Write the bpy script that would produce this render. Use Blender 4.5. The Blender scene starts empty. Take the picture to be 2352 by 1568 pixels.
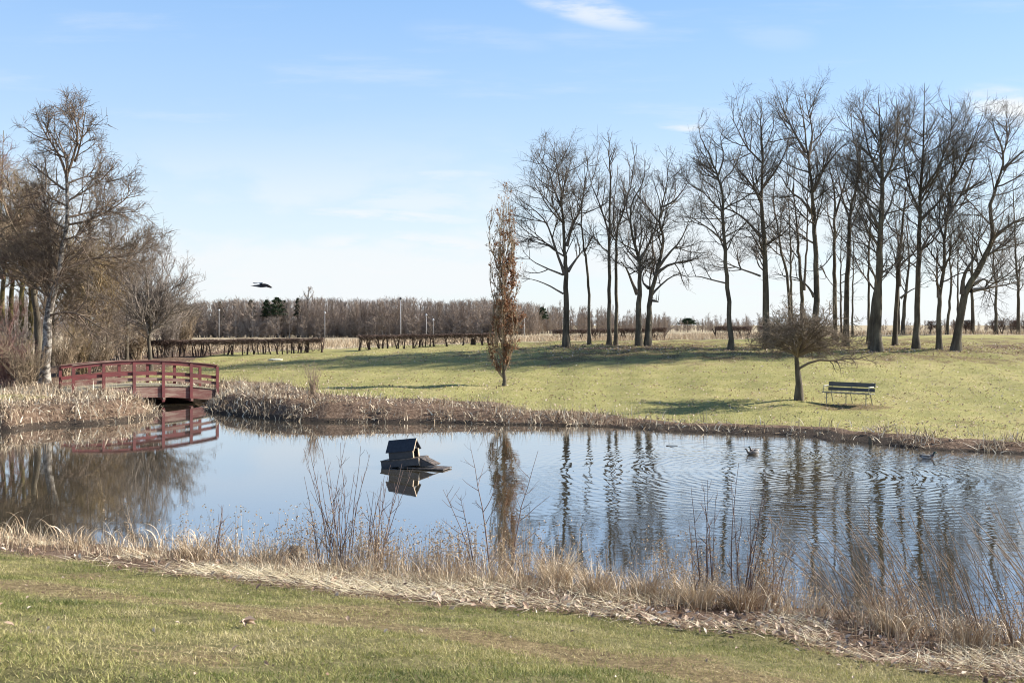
import bpy, math
import numpy as np
from mathutils import Vector
rad = math.radians
S = bpy.context.scene
COL = S.collection

# ------------------------------------------------------------------ camera
# metres; water level is z = 0, the eye stands 3.4 m above it, looking along +Y
HC, FOC, HOR = 3.4, 2287.0, 744.0          # eye height, focal length and horizon in survey units
cam_d = bpy.data.cameras.new('camera'); cam = bpy.data.objects.new('camera', cam_d); COL.objects.link(cam)
cam.location = (0, 0, HC); cam.rotation_euler = (rad(90), 0, 0)
cam_d.lens = 35.0; cam_d.sensor_width = 36.0
cam_d.shift_y = -(784.0 - HOR) / 2352.0
cam_d.clip_start = 0.1; cam_d.clip_end = 5000
S.camera = cam
S.cycles.filter_width = 1.05
S.render.resolution_x, S.render.resolution_y = 1024, 682

# ------------------------------------------------------------------ light
SUN_EL, SUN_AZ = 31.0, 77.0                 # azimuth from +Y towards +X
sd = bpy.data.lights.new('sun', 'SUN'); sun = bpy.data.objects.new('sun', sd); COL.objects.link(sun)
sd.energy = 4.9; sd.angle = rad(0.5); sd.color = (1.0, 0.95, 0.87)
sdir = Vector((math.sin(rad(SUN_AZ)) * math.cos(rad(SUN_EL)), math.cos(rad(SUN_AZ)) * math.cos(rad(SUN_EL)), math.sin(rad(SUN_EL))))
sun.rotation_euler = sdir.to_track_quat('Z', 'Y').to_euler()
S.view_settings.view_transform = 'Standard'; S.view_settings.look = 'None'
S.view_settings.gamma = 1.0; S.view_settings.exposure = 1.1

W = bpy.data.worlds.new('World'); S.world = W; W.use_nodes = True
nt = W.node_tree; nt.nodes.clear()
def N(tree, t, **kw):
    n = tree.nodes.new(t)
    for k, v in kw.items():
        if k.startswith('i_'):
            n.inputs[int(k[2:])].default_value = v
        else:
            setattr(n, k, v)
    return n
def L(tree, a, b): tree.links.new(a, b)
def math_n(tree, op, a, b=None, clamp=False):
    n = tree.nodes.new('ShaderNodeMath'); n.operation = op; n.use_clamp = clamp
    for i, v in enumerate((a, b)):
        if v is None: continue
        if isinstance(v, (int, float)): n.inputs[i].default_value = v
        else: tree.links.new(v, n.inputs[i])
    return n.outputs[0]
def maprange(tree, v, a, b, c=0.0, d=1.0, smooth=True):
    n = tree.nodes.new('ShaderNodeMapRange'); n.clamp = True
    if smooth: n.interpolation_type = 'SMOOTHSTEP'
    tree.links.new(v, n.inputs[0])
    for i, x in zip((1, 2, 3, 4), (a, b, c, d)): n.inputs[i].default_value = x
    return n.outputs[0]
def mixc(tree, f, a, b, mode='MIX'):
    n = tree.nodes.new('ShaderNodeMix'); n.data_type = 'RGBA'; n.blend_type = mode
    if isinstance(f, (int, float)): n.inputs[0].default_value = f
    else: tree.links.new(f, n.inputs[0])
    for i, v in ((6, a), (7, b)):
        if isinstance(v, tuple): n.inputs[i].default_value = (*v[:3], 1)
        else: tree.links.new(v, n.inputs[i])
    return n.outputs[2]
sky = N(nt, 'ShaderNodeTexSky', sky_type='NISHITA', sun_disc=False)
sky.sun_elevation = rad(SUN_EL); sky.sun_rotation = rad(SUN_AZ)
sky.air_density = 1.0; sky.dust_density = 0.4; sky.ozone_density = 2.0; sky.altitude = 0
tc = N(nt, 'ShaderNodeTexCoord')
sep = N(nt, 'ShaderNodeSeparateXYZ'); L(nt, tc.outputs['Generated'], sep.inputs[0])
# tangent coordinates of a direction: across = x / y, up = z / y (valid in front; clouds all round use z)
yabs = math_n(nt, 'MAXIMUM', math_n(nt, 'ABSOLUTE', sep.outputs[1]), 0.05)
ta = math_n(nt, 'DIVIDE', sep.outputs[0], yabs); te = math_n(nt, 'DIVIDE', sep.outputs[2], yabs)
el = sep.outputs[2]
tint = mixc(nt, maprange(nt, el, 0.0, 0.38), (1.0, 1.0, 1.0), (0.82, 0.98, 1.15))
base = mixc(nt, 1.0, sky.outputs[0], tint, 'MULTIPLY')
gr_ = nt.nodes.new('ShaderNodeValToRGB'); ge = gr_.color_ramp.elements
for i_, (p_, c_) in enumerate(((0.0, (3.1, 3.5, 3.8)), (.10, (2.65, 3.25, 3.8)), (.17, (2.2, 2.95, 3.85)), (.25, (1.72, 2.6, 3.85)), (.33, (1.25, 2.2, 3.7)), (.6, (.42, .95, 2.1)), (1.0, (.18, .45, 1.2)))):
    e_ = ge[i_] if i_ < 2 else ge.new(p_)
    e_.position = p_; e_.color = (*[q / 4 for q in c_], 1)
L(nt, el, gr_.inputs[0])
grad = N(nt, 'ShaderNodeVectorMath', operation='SCALE'); L(nt, gr_.outputs[0], grad.inputs[0]); grad.inputs['Scale'].default_value = 4.0
base = mixc(nt, .8, base, grad.outputs[0])
def noise_at(scale, sx, sz, detail=6, rough=0.6, off=(0, 0, 0)):
    cmb = N(nt, 'ShaderNodeCombineXYZ')
    L(nt, math_n(nt, 'MULTIPLY', ta, sx), cmb.inputs[0]); L(nt, math_n(nt, 'MULTIPLY', te, sz), cmb.inputs[1]); cmb.inputs[2].default_value = off[2]
    ad = N(nt, 'ShaderNodeVectorMath', operation='ADD'); L(nt, cmb.outputs[0], ad.inputs[0]); ad.inputs[1].default_value = off
    n = N(nt, 'ShaderNodeTexNoise'); n.inputs['Scale'].default_value = scale; n.inputs['Detail'].default_value = detail
    n.inputs['Roughness'].default_value = rough; L(nt, ad.outputs[0], n.inputs['Vector']); return n.outputs[0]
def streak(u0, v0, u1, v1, wid, soft):
    # elongated patch of cirrus around the segment, in tangent coordinates
    a0, e0 = (u0 - 1176) / FOC, (HOR - v0) / FOC; a1, e1 = (u1 - 1176) / FOC, (HOR - v1) / FOC
    cx, cy = (a0 + a1) / 2, (e0 + e1) / 2; ln = math.hypot(a1 - a0, e1 - e0) / 2; c, s = (a1 - a0) / 2 / ln, (e1 - e0) / 2 / ln
    w = wid / FOC
    dx = math_n(nt, 'SUBTRACT', ta, cx); dy = math_n(nt, 'SUBTRACT', te, cy)
    p = math_n(nt, 'DIVIDE', math_n(nt, 'ADD', math_n(nt, 'MULTIPLY', dx, c), math_n(nt, 'MULTIPLY', dy, s)), ln)
    q = math_n(nt, 'DIVIDE', math_n(nt, 'SUBTRACT', math_n(nt, 'MULTIPLY', dy, c), math_n(nt, 'MULTIPLY', dx, s)), w)
    r2 = math_n(nt, 'ADD', math_n(nt, 'MULTIPLY', p, p), math_n(nt, 'MULTIPLY', q, q))
    return math_n(nt, 'MULTIPLY', maprange(nt, r2, 0.0, 1.0, soft, 0.0), 1.0)
wis = noise_at(3.0, 1.2, 9.0, 7, 0.62)
wis2 = noise_at(9.0, 1.0, 5.0, 6, 0.6, (3, 1, 2))
cum = noise_at(5.0, 1.0, 2.6, 5, 0.55, (1.5, 0, 7))
clouds = None
for (u0, v0, u1, v1, wd, so) in ((1150, -30, 1530, 70, 44, .6), (1490, 285, 1640, 292, 17, .9), (620, 480, 1180, 512, 20, .7),
                                 (700, 455, 1200, 470, 45, .45), (2180, 215, 2500, 290, 60, .8), (900, 60, 1300, 110, 40, .12),
                                 (1650, 60, 1900, 90, 50, .12), (250, 640, 1250, 650, 85, .95), (600, 560, 1300, 590, 60, .85), (1450, 640, 2000, 650, 80, .8), (820, 410, 1200, 400, 20, .4)):
    st = streak(u0, v0, u1, v1, wd, so)
    clouds = st if clouds is None else math_n(nt, 'MAXIMUM', clouds, st)
clouds = math_n(nt, 'MULTIPLY', math_n(nt, 'MULTIPLY', clouds, 1.25, True), maprange(nt, wis2, 0.34, 0.60, 0.10, 1.0))
gen = math_n(nt, 'MULTIPLY', maprange(nt, wis, 0.50, 0.78, 0.0, 0.5), maprange(nt, el, 0.02, 0.35, 1.0, 0.35))
low = math_n(nt, 'MULTIPLY', maprange(nt, te, 0.03, 0.23, 0.95, 0.0), maprange(nt, cum, 0.40, 0.56, 0.35, 1.0))
pale = maprange(nt, te, 0.0, 0.16, 0.35, 0.0, False)
cl = math_n(nt, 'MAXIMUM', math_n(nt, 'MAXIMUM', clouds, gen), math_n(nt, 'MAXIMUM', low, pale))
WHITE = (3.7, 3.85, 3.95)
col = mixc(nt, cl, base, WHITE)
bg = N(nt, 'ShaderNodeBackground'); L(nt, col, bg.inputs[0]); bg.inputs[1].default_value = 0.117
wo = N(nt, 'ShaderNodeOutputWorld'); L(nt, bg.outputs[0], wo.inputs[0])

# ------------------------------------------------------------------ helpers
def X(u, D): return (u - 1176.0) / FOC * D
def Z(v, D): return HC - (v - HOR) / FOC * D
def tag(o, label=None, cat=None, group=None, kind=None):
    if label: o['label'] = label
    if cat: o['category'] = cat
    if group: o['group'] = group
    if kind: o['kind'] = kind
    return o
def empty(name, loc, label, cat, group=None, rz=0.0):
    o = bpy.data.objects.new(name, None); COL.objects.link(o); o.empty_display_size = 0.2
    o.location = loc; o.rotation_euler = (0, 0, rz); return tag(o, label, cat, group)
def mk(name, V, Fs, mat, parent=None, smooth=False, var=None, attrs=None):
    me = bpy.data.meshes.new(name); V = np.asarray(V, np.float32)
    if not isinstance(Fs, list): Fs = [Fs]
    Fs = [np.asarray(f, np.int32) for f in Fs if len(f)]
    me.vertices.add(len(V)); me.vertices.foreach_set('co', V.ravel())
    me.loops.add(sum(f.size for f in Fs)); me.loops.foreach_set('vertex_index', np.concatenate([f.ravel() for f in Fs]))
    tot = np.concatenate([np.full(len(f), f.shape[1], np.int32) for f in Fs])
    me.polygons.add(len(tot)); me.polygons.foreach_set('loop_start', np.concatenate([[0], np.cumsum(tot)[:-1]]).astype(np.int32))
    me.polygons.foreach_set('loop_total', tot)
    me.polygons.foreach_set('use_smooth', np.full(len(tot), bool(smooth)))
    al = dict(attrs or {})
    if var is not None: al['var'] = var
    for k, a in al.items():
        at = me.attributes.new(k, 'FLOAT', 'POINT'); at.data.foreach_set('value', np.asarray(a, np.float32))
    me.update(calc_edges=True)
    for m in (mat if isinstance(mat, (list, tuple)) else [mat]): me.materials.append(m)
    o = bpy.data.objects.new(name, me); COL.objects.link(o)
    if parent is not None: o.parent = parent
    return o
class MB:
    """collects shapes for one mesh"""
    def __init__(s): s.V = []; s.Q = []; s.T = []; s.n = 0; s.A = []
    def add(s, V, Q=None, T=None, var=None):
        V = np.asarray(V, float)
        if Q is not None and len(Q): s.Q.append(np.asarray(Q) + s.n)
        if T is not None and len(T): s.T.append(np.asarray(T) + s.n)
        s.V.append(V); s.A.append(np.zeros(len(V)) if var is None else np.broadcast_to(var, (len(V),)).astype(float)); s.n += len(V)
    def box(s, c, size, R=None, bev=0.0):
        hx, hy, hz = [a / 2 for a in size]
        P = np.array([[x, y, z] for x in (-hx, hx) for y in (-hy, hy) for z in (-hz, hz)])
        if R is not None: P = P @ np.asarray(R).T
        s.add(P + np.asarray(c), [[0, 1, 3, 2], [4, 6, 7, 5], [0, 4, 5, 1], [2, 3, 7, 6], [0, 2, 6, 4], [1, 5, 7, 3]])
    def bar(s, a, b, w, h, up=(0, 0, 1)):
        a = np.asarray(a, float); b = np.asarray(b, float); d = b - a; ln = np.linalg.norm(d); d = d / ln
        up = np.asarray(up, float)
        if abs(d @ up) > .95: up = np.array([0, 1., 0])
        sd_ = np.cross(up, d); sd_ /= np.linalg.norm(sd_); u2 = np.cross(d, sd_)
        s.box((a + b) / 2, (ln, w, h), np.stack([d, sd_, u2], 1))
    def tube(s, P, R, k=8, cap=True):
        P = np.asarray(P, float)[None]; R = np.asarray(R, float)[None]
        V, Q = tubes(P, R, k); s.add(V, Q)
        if cap:
            m = P.shape[1]; c0 = s.n
            s.add(np.array([P[0, 0], P[0, -1]]))
            o = c0 - m * k
            s.T.append(np.array([[o + (j + 1) % k, o + j, c0] for j in range(k)] + [[o + (m - 1) * k + j, o + (m - 1) * k + (j + 1) % k, c0 + 1] for j in range(k)]))
    def build(s, name, mat, parent=None, smooth=False, var=False):
        return mk(name, np.concatenate(s.V), s.Q_() + s.T_(), mat, parent, smooth, np.concatenate(s.A) if var else None)
    def Q_(s): return [np.concatenate(s.Q)] if s.Q else []
    def T_(s): return [np.concatenate(s.T)] if s.T else []
def tubes(P, R, k=3):
    n, m = P.shape[:2]
    T = np.gradient(P, axis=1); T /= np.maximum(np.linalg.norm(T, axis=2, keepdims=True), 1e-9)
    ref = np.where(np.abs(T[:, :1, 2:3]) > 0.8, np.array([1.0, 0.15, 0]), np.array([0.1, 0.2, 1.0]))
    A = np.cross(T, np.broadcast_to(ref, T.shape)); A /= np.maximum(np.linalg.norm(A, axis=2, keepdims=True), 1e-9)
    B = np.cross(T, A); th = np.arange(k) * 2 * np.pi / k
    V = P[:, :, None] + R[:, :, None, None] * (A[:, :, None] * np.cos(th)[None, None, :, None] + B[:, :, None] * np.sin(th)[None, None, :, None])
    idx = np.arange(n * m * k).reshape(n, m, k); a = idx[:, :-1]; b = idx[:, 1:]
    Q = np.stack([a, np.roll(a, -1, 2), np.roll(b, -1, 2), b], -1).reshape(-1, 4)
    return V.reshape(-1, 3), Q
def spline(pts, m):
    P = np.asarray(pts, float); n = len(P)
    if n == 2: return P[0] + (P[1] - P[0]) * np.linspace(0, 1, m)[:, None]
    E = np.vstack([2 * P[0] - P[1], P, 2 * P[-1] - P[-2]]); t = np.linspace(0, n - 1 - 1e-6, m); i = t.astype(int); f = (t - i)[:, None]
    p0, p1, p2, p3 = E[i], E[i + 1], E[i + 2], E[i + 3]
    return 0.5 * (2 * p1 + (p2 - p0) * f + (2 * p0 - 5 * p1 + 4 * p2 - p3) * f ** 2 + (3 * p1 - p0 - 3 * p2 + p3) * f ** 3)
def norm(v): return v / np.maximum(np.linalg.norm(v, axis=-1, keepdims=True), 1e-9)
def grow(rng, st, d, ln, m, wig, up=0.0, droop=0.0):
    n = len(st); P = np.zeros((n, m, 3)); P[:, 0] = st; d = norm(d)
    for i in range(1, m):
        d = d + rng.normal(0, wig, (n, 3)); d[:, 2] += up - droop * (i / m); d = norm(d)
        P[:, i] = P[:, i - 1] + d * (ln / (m - 1))[:, None]
    return P
def shoots(rng, P, R, cnt, t0, t1, a0, a1, bias=1.0):
    """children starts on parents; cnt = children per parent"""
    n, m = P.shape[:2]; par = np.repeat(np.arange(n), cnt); k = len(par)
    t = t0 + (t1 - t0) * rng.random(k) ** bias; f = t * (m - 1); i = np.minimum(f.astype(int), m - 2); g = (f - i)[:, None]
    st = P[par, i] * (1 - g) + P[par, i + 1] * g; tan = norm(P[par, i + 1] - P[par, i]); r = R[par, i] * (1 - g[:, 0]) + R[par, i + 1] * g[:, 0]
    q = norm(np.cross(tan, rng.normal(0, 1, (k, 3)))); an = np.radians(rng.uniform(a0, a1, k))[:, None]
    return par, t, st, tan * np.cos(an) + q * np.sin(an), r
def lens(P): return np.linalg.norm(np.diff(P, axis=1), axis=2).sum(1)
DEF = dict(l1=(1.5, 2.6), n1=2.0, a1=(38, 62), up1=.10, t1=.32, n2=2.6, f2=.5, a2=(28, 55), up2=.07, n3=3.4, f3=.45, n4=3.5, l4=(.12, .35),
           wig=.12, droop=0.0, r4=.0045, taper=.55, shape='round', maxn=9000, r3=.008)
def skeleton(rng, stems, spec):
    """stems: list of (polyline, r0, r1, bare fraction).  Returns level arrays [(P,R,k)]"""
    sp = dict(DEF); sp.update(spec); out = []; L1 = []
    for (pts, r0, r1, bare) in stems:
        if bare > .2: bare *= sp.get('lower', 1)
        m = max(8, min(26, int(np.linalg.norm(np.diff(np.asarray(pts), axis=0), axis=1).sum() / .45)))
        P = spline(pts, m); ln = np.linalg.norm(np.diff(P, axis=0), axis=1).sum()
        P[1:-1] += rng.normal(0, .007 * min(ln, 8) / 3, (m - 2, 3))
        t = np.linspace(0, 1, m); R = (r0 * .88 * (1 - t) ** 1.1 + r1)
        if bare > .05 and r0 > .06 and sp.get('flare', True): R = R + r0 * .55 * np.exp(-t * ln / .28)
        out.append((P[None], R[None], 9 if r0 > .05 else 5, 0))
        c = max(2, int(sp['n1'] * ln * (1 - bare)))
        par, tt, st, d, r = shoots(rng, P[None], R[None], c, bare, .97, *sp['a1'])
        rel = (tt - bare) / max(1e-3, 1 - bare)
        if sp['shape'] == 'round': env = np.sqrt(np.clip(1 - (rel * 1.15 - .22) ** 2 * 1.05, .12, 1))
        env = env * (1 - (1 - sp.get('tip', 1)) * np.clip(rel * 1.6 - .6, 0, 1)) if sp['shape'] == 'round' else None
        if sp['shape'] == 'round': pass
        elif sp['shape'] == 'cone': env = 1.05 - .75 * rel
        else: env = np.full(len(rel), .8)
        li = rng.uniform(*sp['l1'], len(tt)) * env * (min(1, ln / 5) ** .5 if not sp.get('full') else 1)
        P1 = grow(rng, st, d, li, 9, sp['wig'], sp['up1'], sp['droop'])
        r = np.minimum(r * .6, .012 * li + .008)
        R1 = r[:, None] * (1 - np.linspace(0, 1, 9)[None]) ** .8 + sp['r3'] * .8
        L1.append((P1, R1))
    P1 = np.concatenate([a for a, b in L1]); R1 = np.concatenate([b for a, b in L1]); out.append((P1, R1, 4, 1))
    P, R = P1, R1
    for lv, (nn, ff, m, k, rr) in enumerate(((sp['n2'], sp['f2'], 6, 3, sp['r3'] * 1.3), (sp['n3'], sp['f3'], 5, 3, sp['r3']))):
        c = rng.poisson(np.clip(nn * lens(P), .6, 40)); 
        par, tt, st, d, r = shoots(rng, P, R, c, .12, .98, *sp['a2'])
        li = lens(P)[par] * ff * rng.uniform(.5, 1.25, len(par)) * (1.1 - .5 * tt) + .05
        if sp.get('twigfix') and lv: li = rng.uniform(*sp['twigfix'], len(par))
        Pn = grow(rng, st, d, li, m, sp['wig'] * 1.2, sp['up2'], sp['droop'] * 1.3)
        Rn = np.minimum(r * .65, .012 * li + rr)[:, None] * (1 - .6 * np.linspace(0, 1, m)[None])
        Rn = np.maximum(Rn, sp['r4'])
        out.append((Pn, Rn, k, 2 + lv)); P, R = Pn, Rn
    if sp['n4'] > 0:
        c = rng.poisson(np.clip(sp['n4'] * lens(P), .3, 14)); par, tt, st, d, r = shoots(rng, P, R, c, .1, 1., 25, 60)
        if len(par) > sp['maxn']:
            kx = rng.choice(len(par), sp['maxn'], False); st, d = st[kx], d[kx]
        li = rng.uniform(*sp['l4'], len(st)); Pn = grow(rng, st, d, li, 3, sp['wig'], sp['up2'], sp['droop'] * 1.5)
        out.append((Pn, np.full((len(st), 3), sp['r4']) * np.array([1, .9, .6]), 3, 4))
    return out
def skel_mesh(levels, org, sel):
    mb = MB()
    for P, R, k, lv in levels:
        if lv in sel:
            V, Q = tubes(P - org, R, k); mb.add(V, Q, var=np.repeat(np.random.default_rng(len(V)).random(len(P)), P.shape[1] * k))
    return mb
def tree(name, label, cat, group, base, stems, spec, bark, twig, seed, n_trunk=1, parent_name='crown'):
    rng = np.random.default_rng(seed); base = np.asarray(base, float)
    lv = skeleton(rng, stems, spec); root = empty(name, base, label, cat, group)
    tr = lv[:n_trunk]; rest = lv[n_trunk:]
    m = MB()
    for P, R, k, l_ in tr:
        V, Q = tubes(P - base, R, k); m.add(V, Q)
    m.build('trunk', bark, root, smooth=True, var=True)
    skel_mesh(rest, base, (0, 1, 2, 3, 4)).build(parent_name, twig, root, smooth=True, var=True)
    return root, lv
def copy_tree(o, parent=None):
    c = o.copy(); COL.objects.link(c); c.parent = parent
    for ch in list(o.children): copy_tree(ch, c)
    return c

# ------------------------------------------------------------------ materials
def new_mat(name):
    m = bpy.data.materials.new(name); m.use_nodes = True; t = m.node_tree
    b = t.nodes['Principled BSDF']; return m, t, b
def ramp(t, fac, stops):
    r = t.nodes.new('ShaderNodeValToRGB'); e = r.color_ramp.elements
    while len(e) < len(stops): e.new(0.5)
    for i, (p, c) in enumerate(stops): e[i].position = p; e[i].color = (*c, 1)
    L(t, fac, r.inputs[0]); return r.outputs[0]
def noise(t, scale, detail=4, rough=.55, vec=None, stretch=None):
    n = t.nodes.new('ShaderNodeTexNoise'); n.inputs['Scale'].default_value = scale; n.inputs['Detail'].default_value = detail; n.inputs['Roughness'].default_value = rough
    if vec is None:
        g = t.nodes.new('ShaderNodeTexCoord'); vec = g.outputs['Object']
    if stretch:
        mp = t.nodes.new('ShaderNodeMapping'); mp.inputs['Scale'].default_value = stretch; L(t, vec, mp.inputs[0]); vec = mp.outputs[0]
    L(t, vec, n.inputs['Vector']); return n.outputs[0]
def geopos(t): return t.nodes.new('ShaderNodeNewGeometry').outputs['Position']
def bump(t, b, h, dist, strength=1.0):
    n = t.nodes.new('ShaderNodeBump'); n.inputs['Strength'].default_value = strength; n.inputs['Distance'].default_value = dist
    L(t, h, n.inputs['Height']); L(t, n.outputs[0], b.inputs['Normal']); return n
def attr(t, name='var'):
    a = t.nodes.new('ShaderNodeAttribute'); a.attribute_name = name; return a.outputs['Fac']
def var_mat(name, stops, rough=.8, nscale=3.0, nw=.5, transl=0.0, spec=.2, bmp=None, stretch=None):
    m, t, b = new_mat(name)
    f = math_n(t, 'ADD', math_n(t, 'MULTIPLY', attr(t), 1 - nw), math_n(t, 'MULTIPLY', maprange(t, noise(t, nscale, vec=geopos(t), stretch=stretch), .28, .72, 0, 1, False), nw))
    c = ramp(t, f, stops); L(t, c, b.inputs['Base Color']); b.inputs['Roughness'].default_value = rough
    b.inputs['Specular IOR Level'].default_value = spec
    if bmp: bump(t, b, noise(t, bmp[0], 6, .6, stretch=bmp[2] if len(bmp) > 2 else None), bmp[1])
    if transl:
        tr = t.nodes.new('ShaderNodeBsdfTranslucent'); L(t, c, tr.inputs[0]); mx = t.nodes.new('ShaderNodeMixShader'); mx.inputs[0].default_value = transl
        out = t.nodes['Material Output']; L(t, b.outputs[0], mx.inputs[1]); L(t, tr.outputs[0], mx.inputs[2]); L(t, mx.outputs[0], out.inputs[0])
    return m
M = {}
M['bark'] = var_mat('bark_dark', [(0, (.05, .041, .03)), (.5, (.11, .09, .064)), (1, (.19, .165, .115))], .9, 4, 1, bmp=(18, .03, (1, 1, .25)), stretch=(1, 1, .3))
M['twig'] = var_mat('twig_dark', [(0, (.06, .05, .042)), (1, (.20, .165, .135))], .85, 2, .3)
M['bark_moss'] = var_mat('bark_mossy', [(0, (.05, .04, .02)), (.5, (.15, .125, .05)), (1, (.27, .21, .09))], .9, 3, 1, bmp=(15, .02), stretch=(1, 1, .4))
M['twig_brown'] = var_mat('twig_brown', [(0, (.14, .105, .065)), (1, (.42, .32, .215))], .85, 1.2, .4)
M['twig_gold'] = var_mat('twig_golden', [(0, (.16, .115, .06)), (1, (.44, .33, .19))], .85, 1.2, .4)
M['twig_red'] = var_mat('twig_reddish', [(0, (.14, .08, .065)), (1, (.36, .21, .17))], .85, 1.2, .4)
M['twig_grey'] = var_mat('twig_grey', [(0, (.13, .105, .085)), (1, (.36, .30, .25))], .85, 1.2, .4)
M['twig_far'] = var_mat('twig_far', [(0, (.18, .14, .105)), (.6, (.35, .28, .225)), (1, (.54, .46, .38))], .9, .05, .35)  # greyer tone with distance haze put into the colour
M['far_trunk'] = var_mat('far_trunk', [(0, (.10, .09, .075)), (1, (.34, .30, .25))], .9, .3, .5)
M['needle'] = var_mat('needles', [(0, (.02, .034, .02)), (1, (.075, .105, .055))], .8, .5, .4)
M['hedge'] = var_mat('hedge_twigs', [(0, (.07, .048, .038)), (1, (.24, .165, .13))], .85, 1.5, .4)
M['thorn'] = var_mat('thorn_twigs', [(0, (.08, .062, .045)), (1, (.30, .235, .17))], .85, 1.5, .4)
M['birch_twig'] = var_mat('birch_twig', [(0, (.08, .06, .045)), (1, (.27, .20, .145))], .85, 1.2, .4)
m, t, b = new_mat('birch_bark'); M['birch'] = m
f = noise(t, 5, 5, .6, stretch=(1, 1, .9)); f2 = noise(t, 14, 3, .5, stretch=(.5, .5, 2.2))
c = mixc(t, maprange(t, f, .44, .56), (.40, .36, .30), (.085, .065, .05)); c = mixc(t, maprange(t, f2, .55, .66), c, (.13, .11, .09))
L(t, c, b.inputs['Base Color']); b.inputs['Roughness'].default_value = .7; bump(t, b, f2, .01)
M['dry_leaf'] = var_mat('dry_leaf', [(0, (.12, .05, .026)), (.5, (.27, .135, .075)), (1, (.47, .29, .18))], .7, 2, .2, transl=.3)
M['litter'] = var_mat('leaf_litter', [(0, (.10, .055, .035)), (.45, (.33, .22, .15)), (.8, (.58, .45, .34)), (1, (.78, .68, .56))], .65, 3, .15, transl=.15)
M['reed'] = var_mat('dry_reed', [(0, (.17, .105, .06)), (.35, (.38, .27, .165)), (.7, (.60, .475, .32)), (1, (.82, .72, .53))], .6, 1.5, .25, transl=.1, spec=.3)
M['reed_far'] = var_mat('dry_reed_far', [(0, (.06, .038, .024)), (.35, (.26, .185, .115)), (.7, (.54, .43, .29)), (1, (.88, .78, .60))], .7, .7, .15, transl=.06)
M['straw'] = var_mat('straw', [(0, (.36, .27, .15)), (.5, (.62, .52, .33)), (1, (.86, .79, .60))], .6, 1.5, .25, transl=.08, spec=.3)
M['stem'] = var_mat('woody_stem', [(0, (.07, .045, .04)), (1, (.22, .15, .125))], .6, 3, .4, spec=.35)
M['stem_pale'] = var_mat('pale_stem', [(0, (.16, .11, .075)), (1, (.40, .29, .20))], .6, 3, .4, spec=.35)
M['grass'] = var_mat('grass_blades', [(0, (.06, .09, .02)), (.25, (.185, .205, .055)), (.45, (.34, .325, .105)), (.62, (.44, .385, .16)), (.8, (.54, .455, .235)), (1, (.74, .62, .37))], .55, .9, .35, transl=.3, spec=.3)

# ground
m, t, b = new_mat('ground'); M['ground'] = m
gp = geopos(t)
big = noise(t, .11, 4, .6, gp); mid = noise(t, .9, 5, .62, gp, (1, .75, 1)); fine = noise(t, 9, 5, .7, gp); vf = noise(t, 42, 3, .7, gp)
lawn = ramp(t, math_n(t, 'ADD', math_n(t, 'MULTIPLY', mid, .55), math_n(t, 'MULTIPLY', big, .45)),
            [(.34, (.205, .20, .066)), (.5, (.325, .295, .105)), (.66, (.45, .365, .17))])
lawn = mixc(t, maprange(t, fine, .40, .72, 0, .75), lawn, (.37, .33, .155))
lawn = mixc(t, maprange(t, vf, .53, .78, 0, .75), lawn, (.10, .105, .030))
lit = ramp(t, math_n(t, 'ADD', math_n(t, 'MULTIPLY', fine, .6), math_n(t, 'MULTIPLY', vf, .4)), [(.34, (.035, .022, .015)), (.5, (.14, .09, .06)), (.68, (.36, .26, .18))])  # litter ground, darkened to paint the shadow gaps beneath the reeds
fieldc = ramp(t, math_n(t, 'ADD', math_n(t, 'MULTIPLY', mid, .5), math_n(t, 'MULTIPLY', fine, .5)), [(.35, (.27, .20, .125)), (.5, (.40, .32, .21)), (.65, (.50, .43, .28))])
pathc = ramp(t, math_n(t, 'ADD', math_n(t, 'MULTIPLY', fine, .55), math_n(t, 'MULTIPLY', vf, .45)), [(.36, (.06, .042, .022)), (.5, (.165, .12, .06)), (.64, (.34, .265, .14))])
mud_shade = ramp(t, vf, [(.35, (.03, .022, .016)), (.6, (.08, .06, .045))])  # bank mud, its dark tone also painting the shade of the undercut lip
def zone(c, a, to, k=.5):
    f = math_n(t, 'ADD', attr(t, a), math_n(t, 'MULTIPLY', math_n(t, 'SUBTRACT', mid, .5), k * 1.4)); f = math_n(t, 'ADD', f, math_n(t, 'MULTIPLY', math_n(t, 'SUBTRACT', fine, .5), k))
    return mixc(t, maprange(t, f, .35, .65), c, to)
nb = maprange(t, attr(t, 'near'), .3, .7, 0, .85); shaded_soil = ramp(t, math_n(t, 'ADD', math_n(t, 'MULTIPLY', fine, .5), math_n(t, 'MULTIPLY', vf, .5)), [(.36, (.035, .028, .014)), (.5, (.115, .10, .045)), (.64, (.27, .23, .11))]); lawn = mixc(t, nb, lawn, shaded_soil); c = zone(lawn, 'path', pathc, 1.2); c = zone(c, 'field', fieldc); c = zone(c, 'litter', lit, .9); c = zone(c, 'mud_shade', mud_shade, .3)  # near lawn base is soil colour darkened to shade the gaps between blades
L(t, c, b.inputs['Base Color']); b.inputs['Roughness'].default_value = .95; b.inputs['Specular IOR Level'].default_value = .1
bump(t, b, math_n(t, 'ADD', fine, math_n(t, 'MULTIPLY', vf, .5)), .05, .8)

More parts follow.
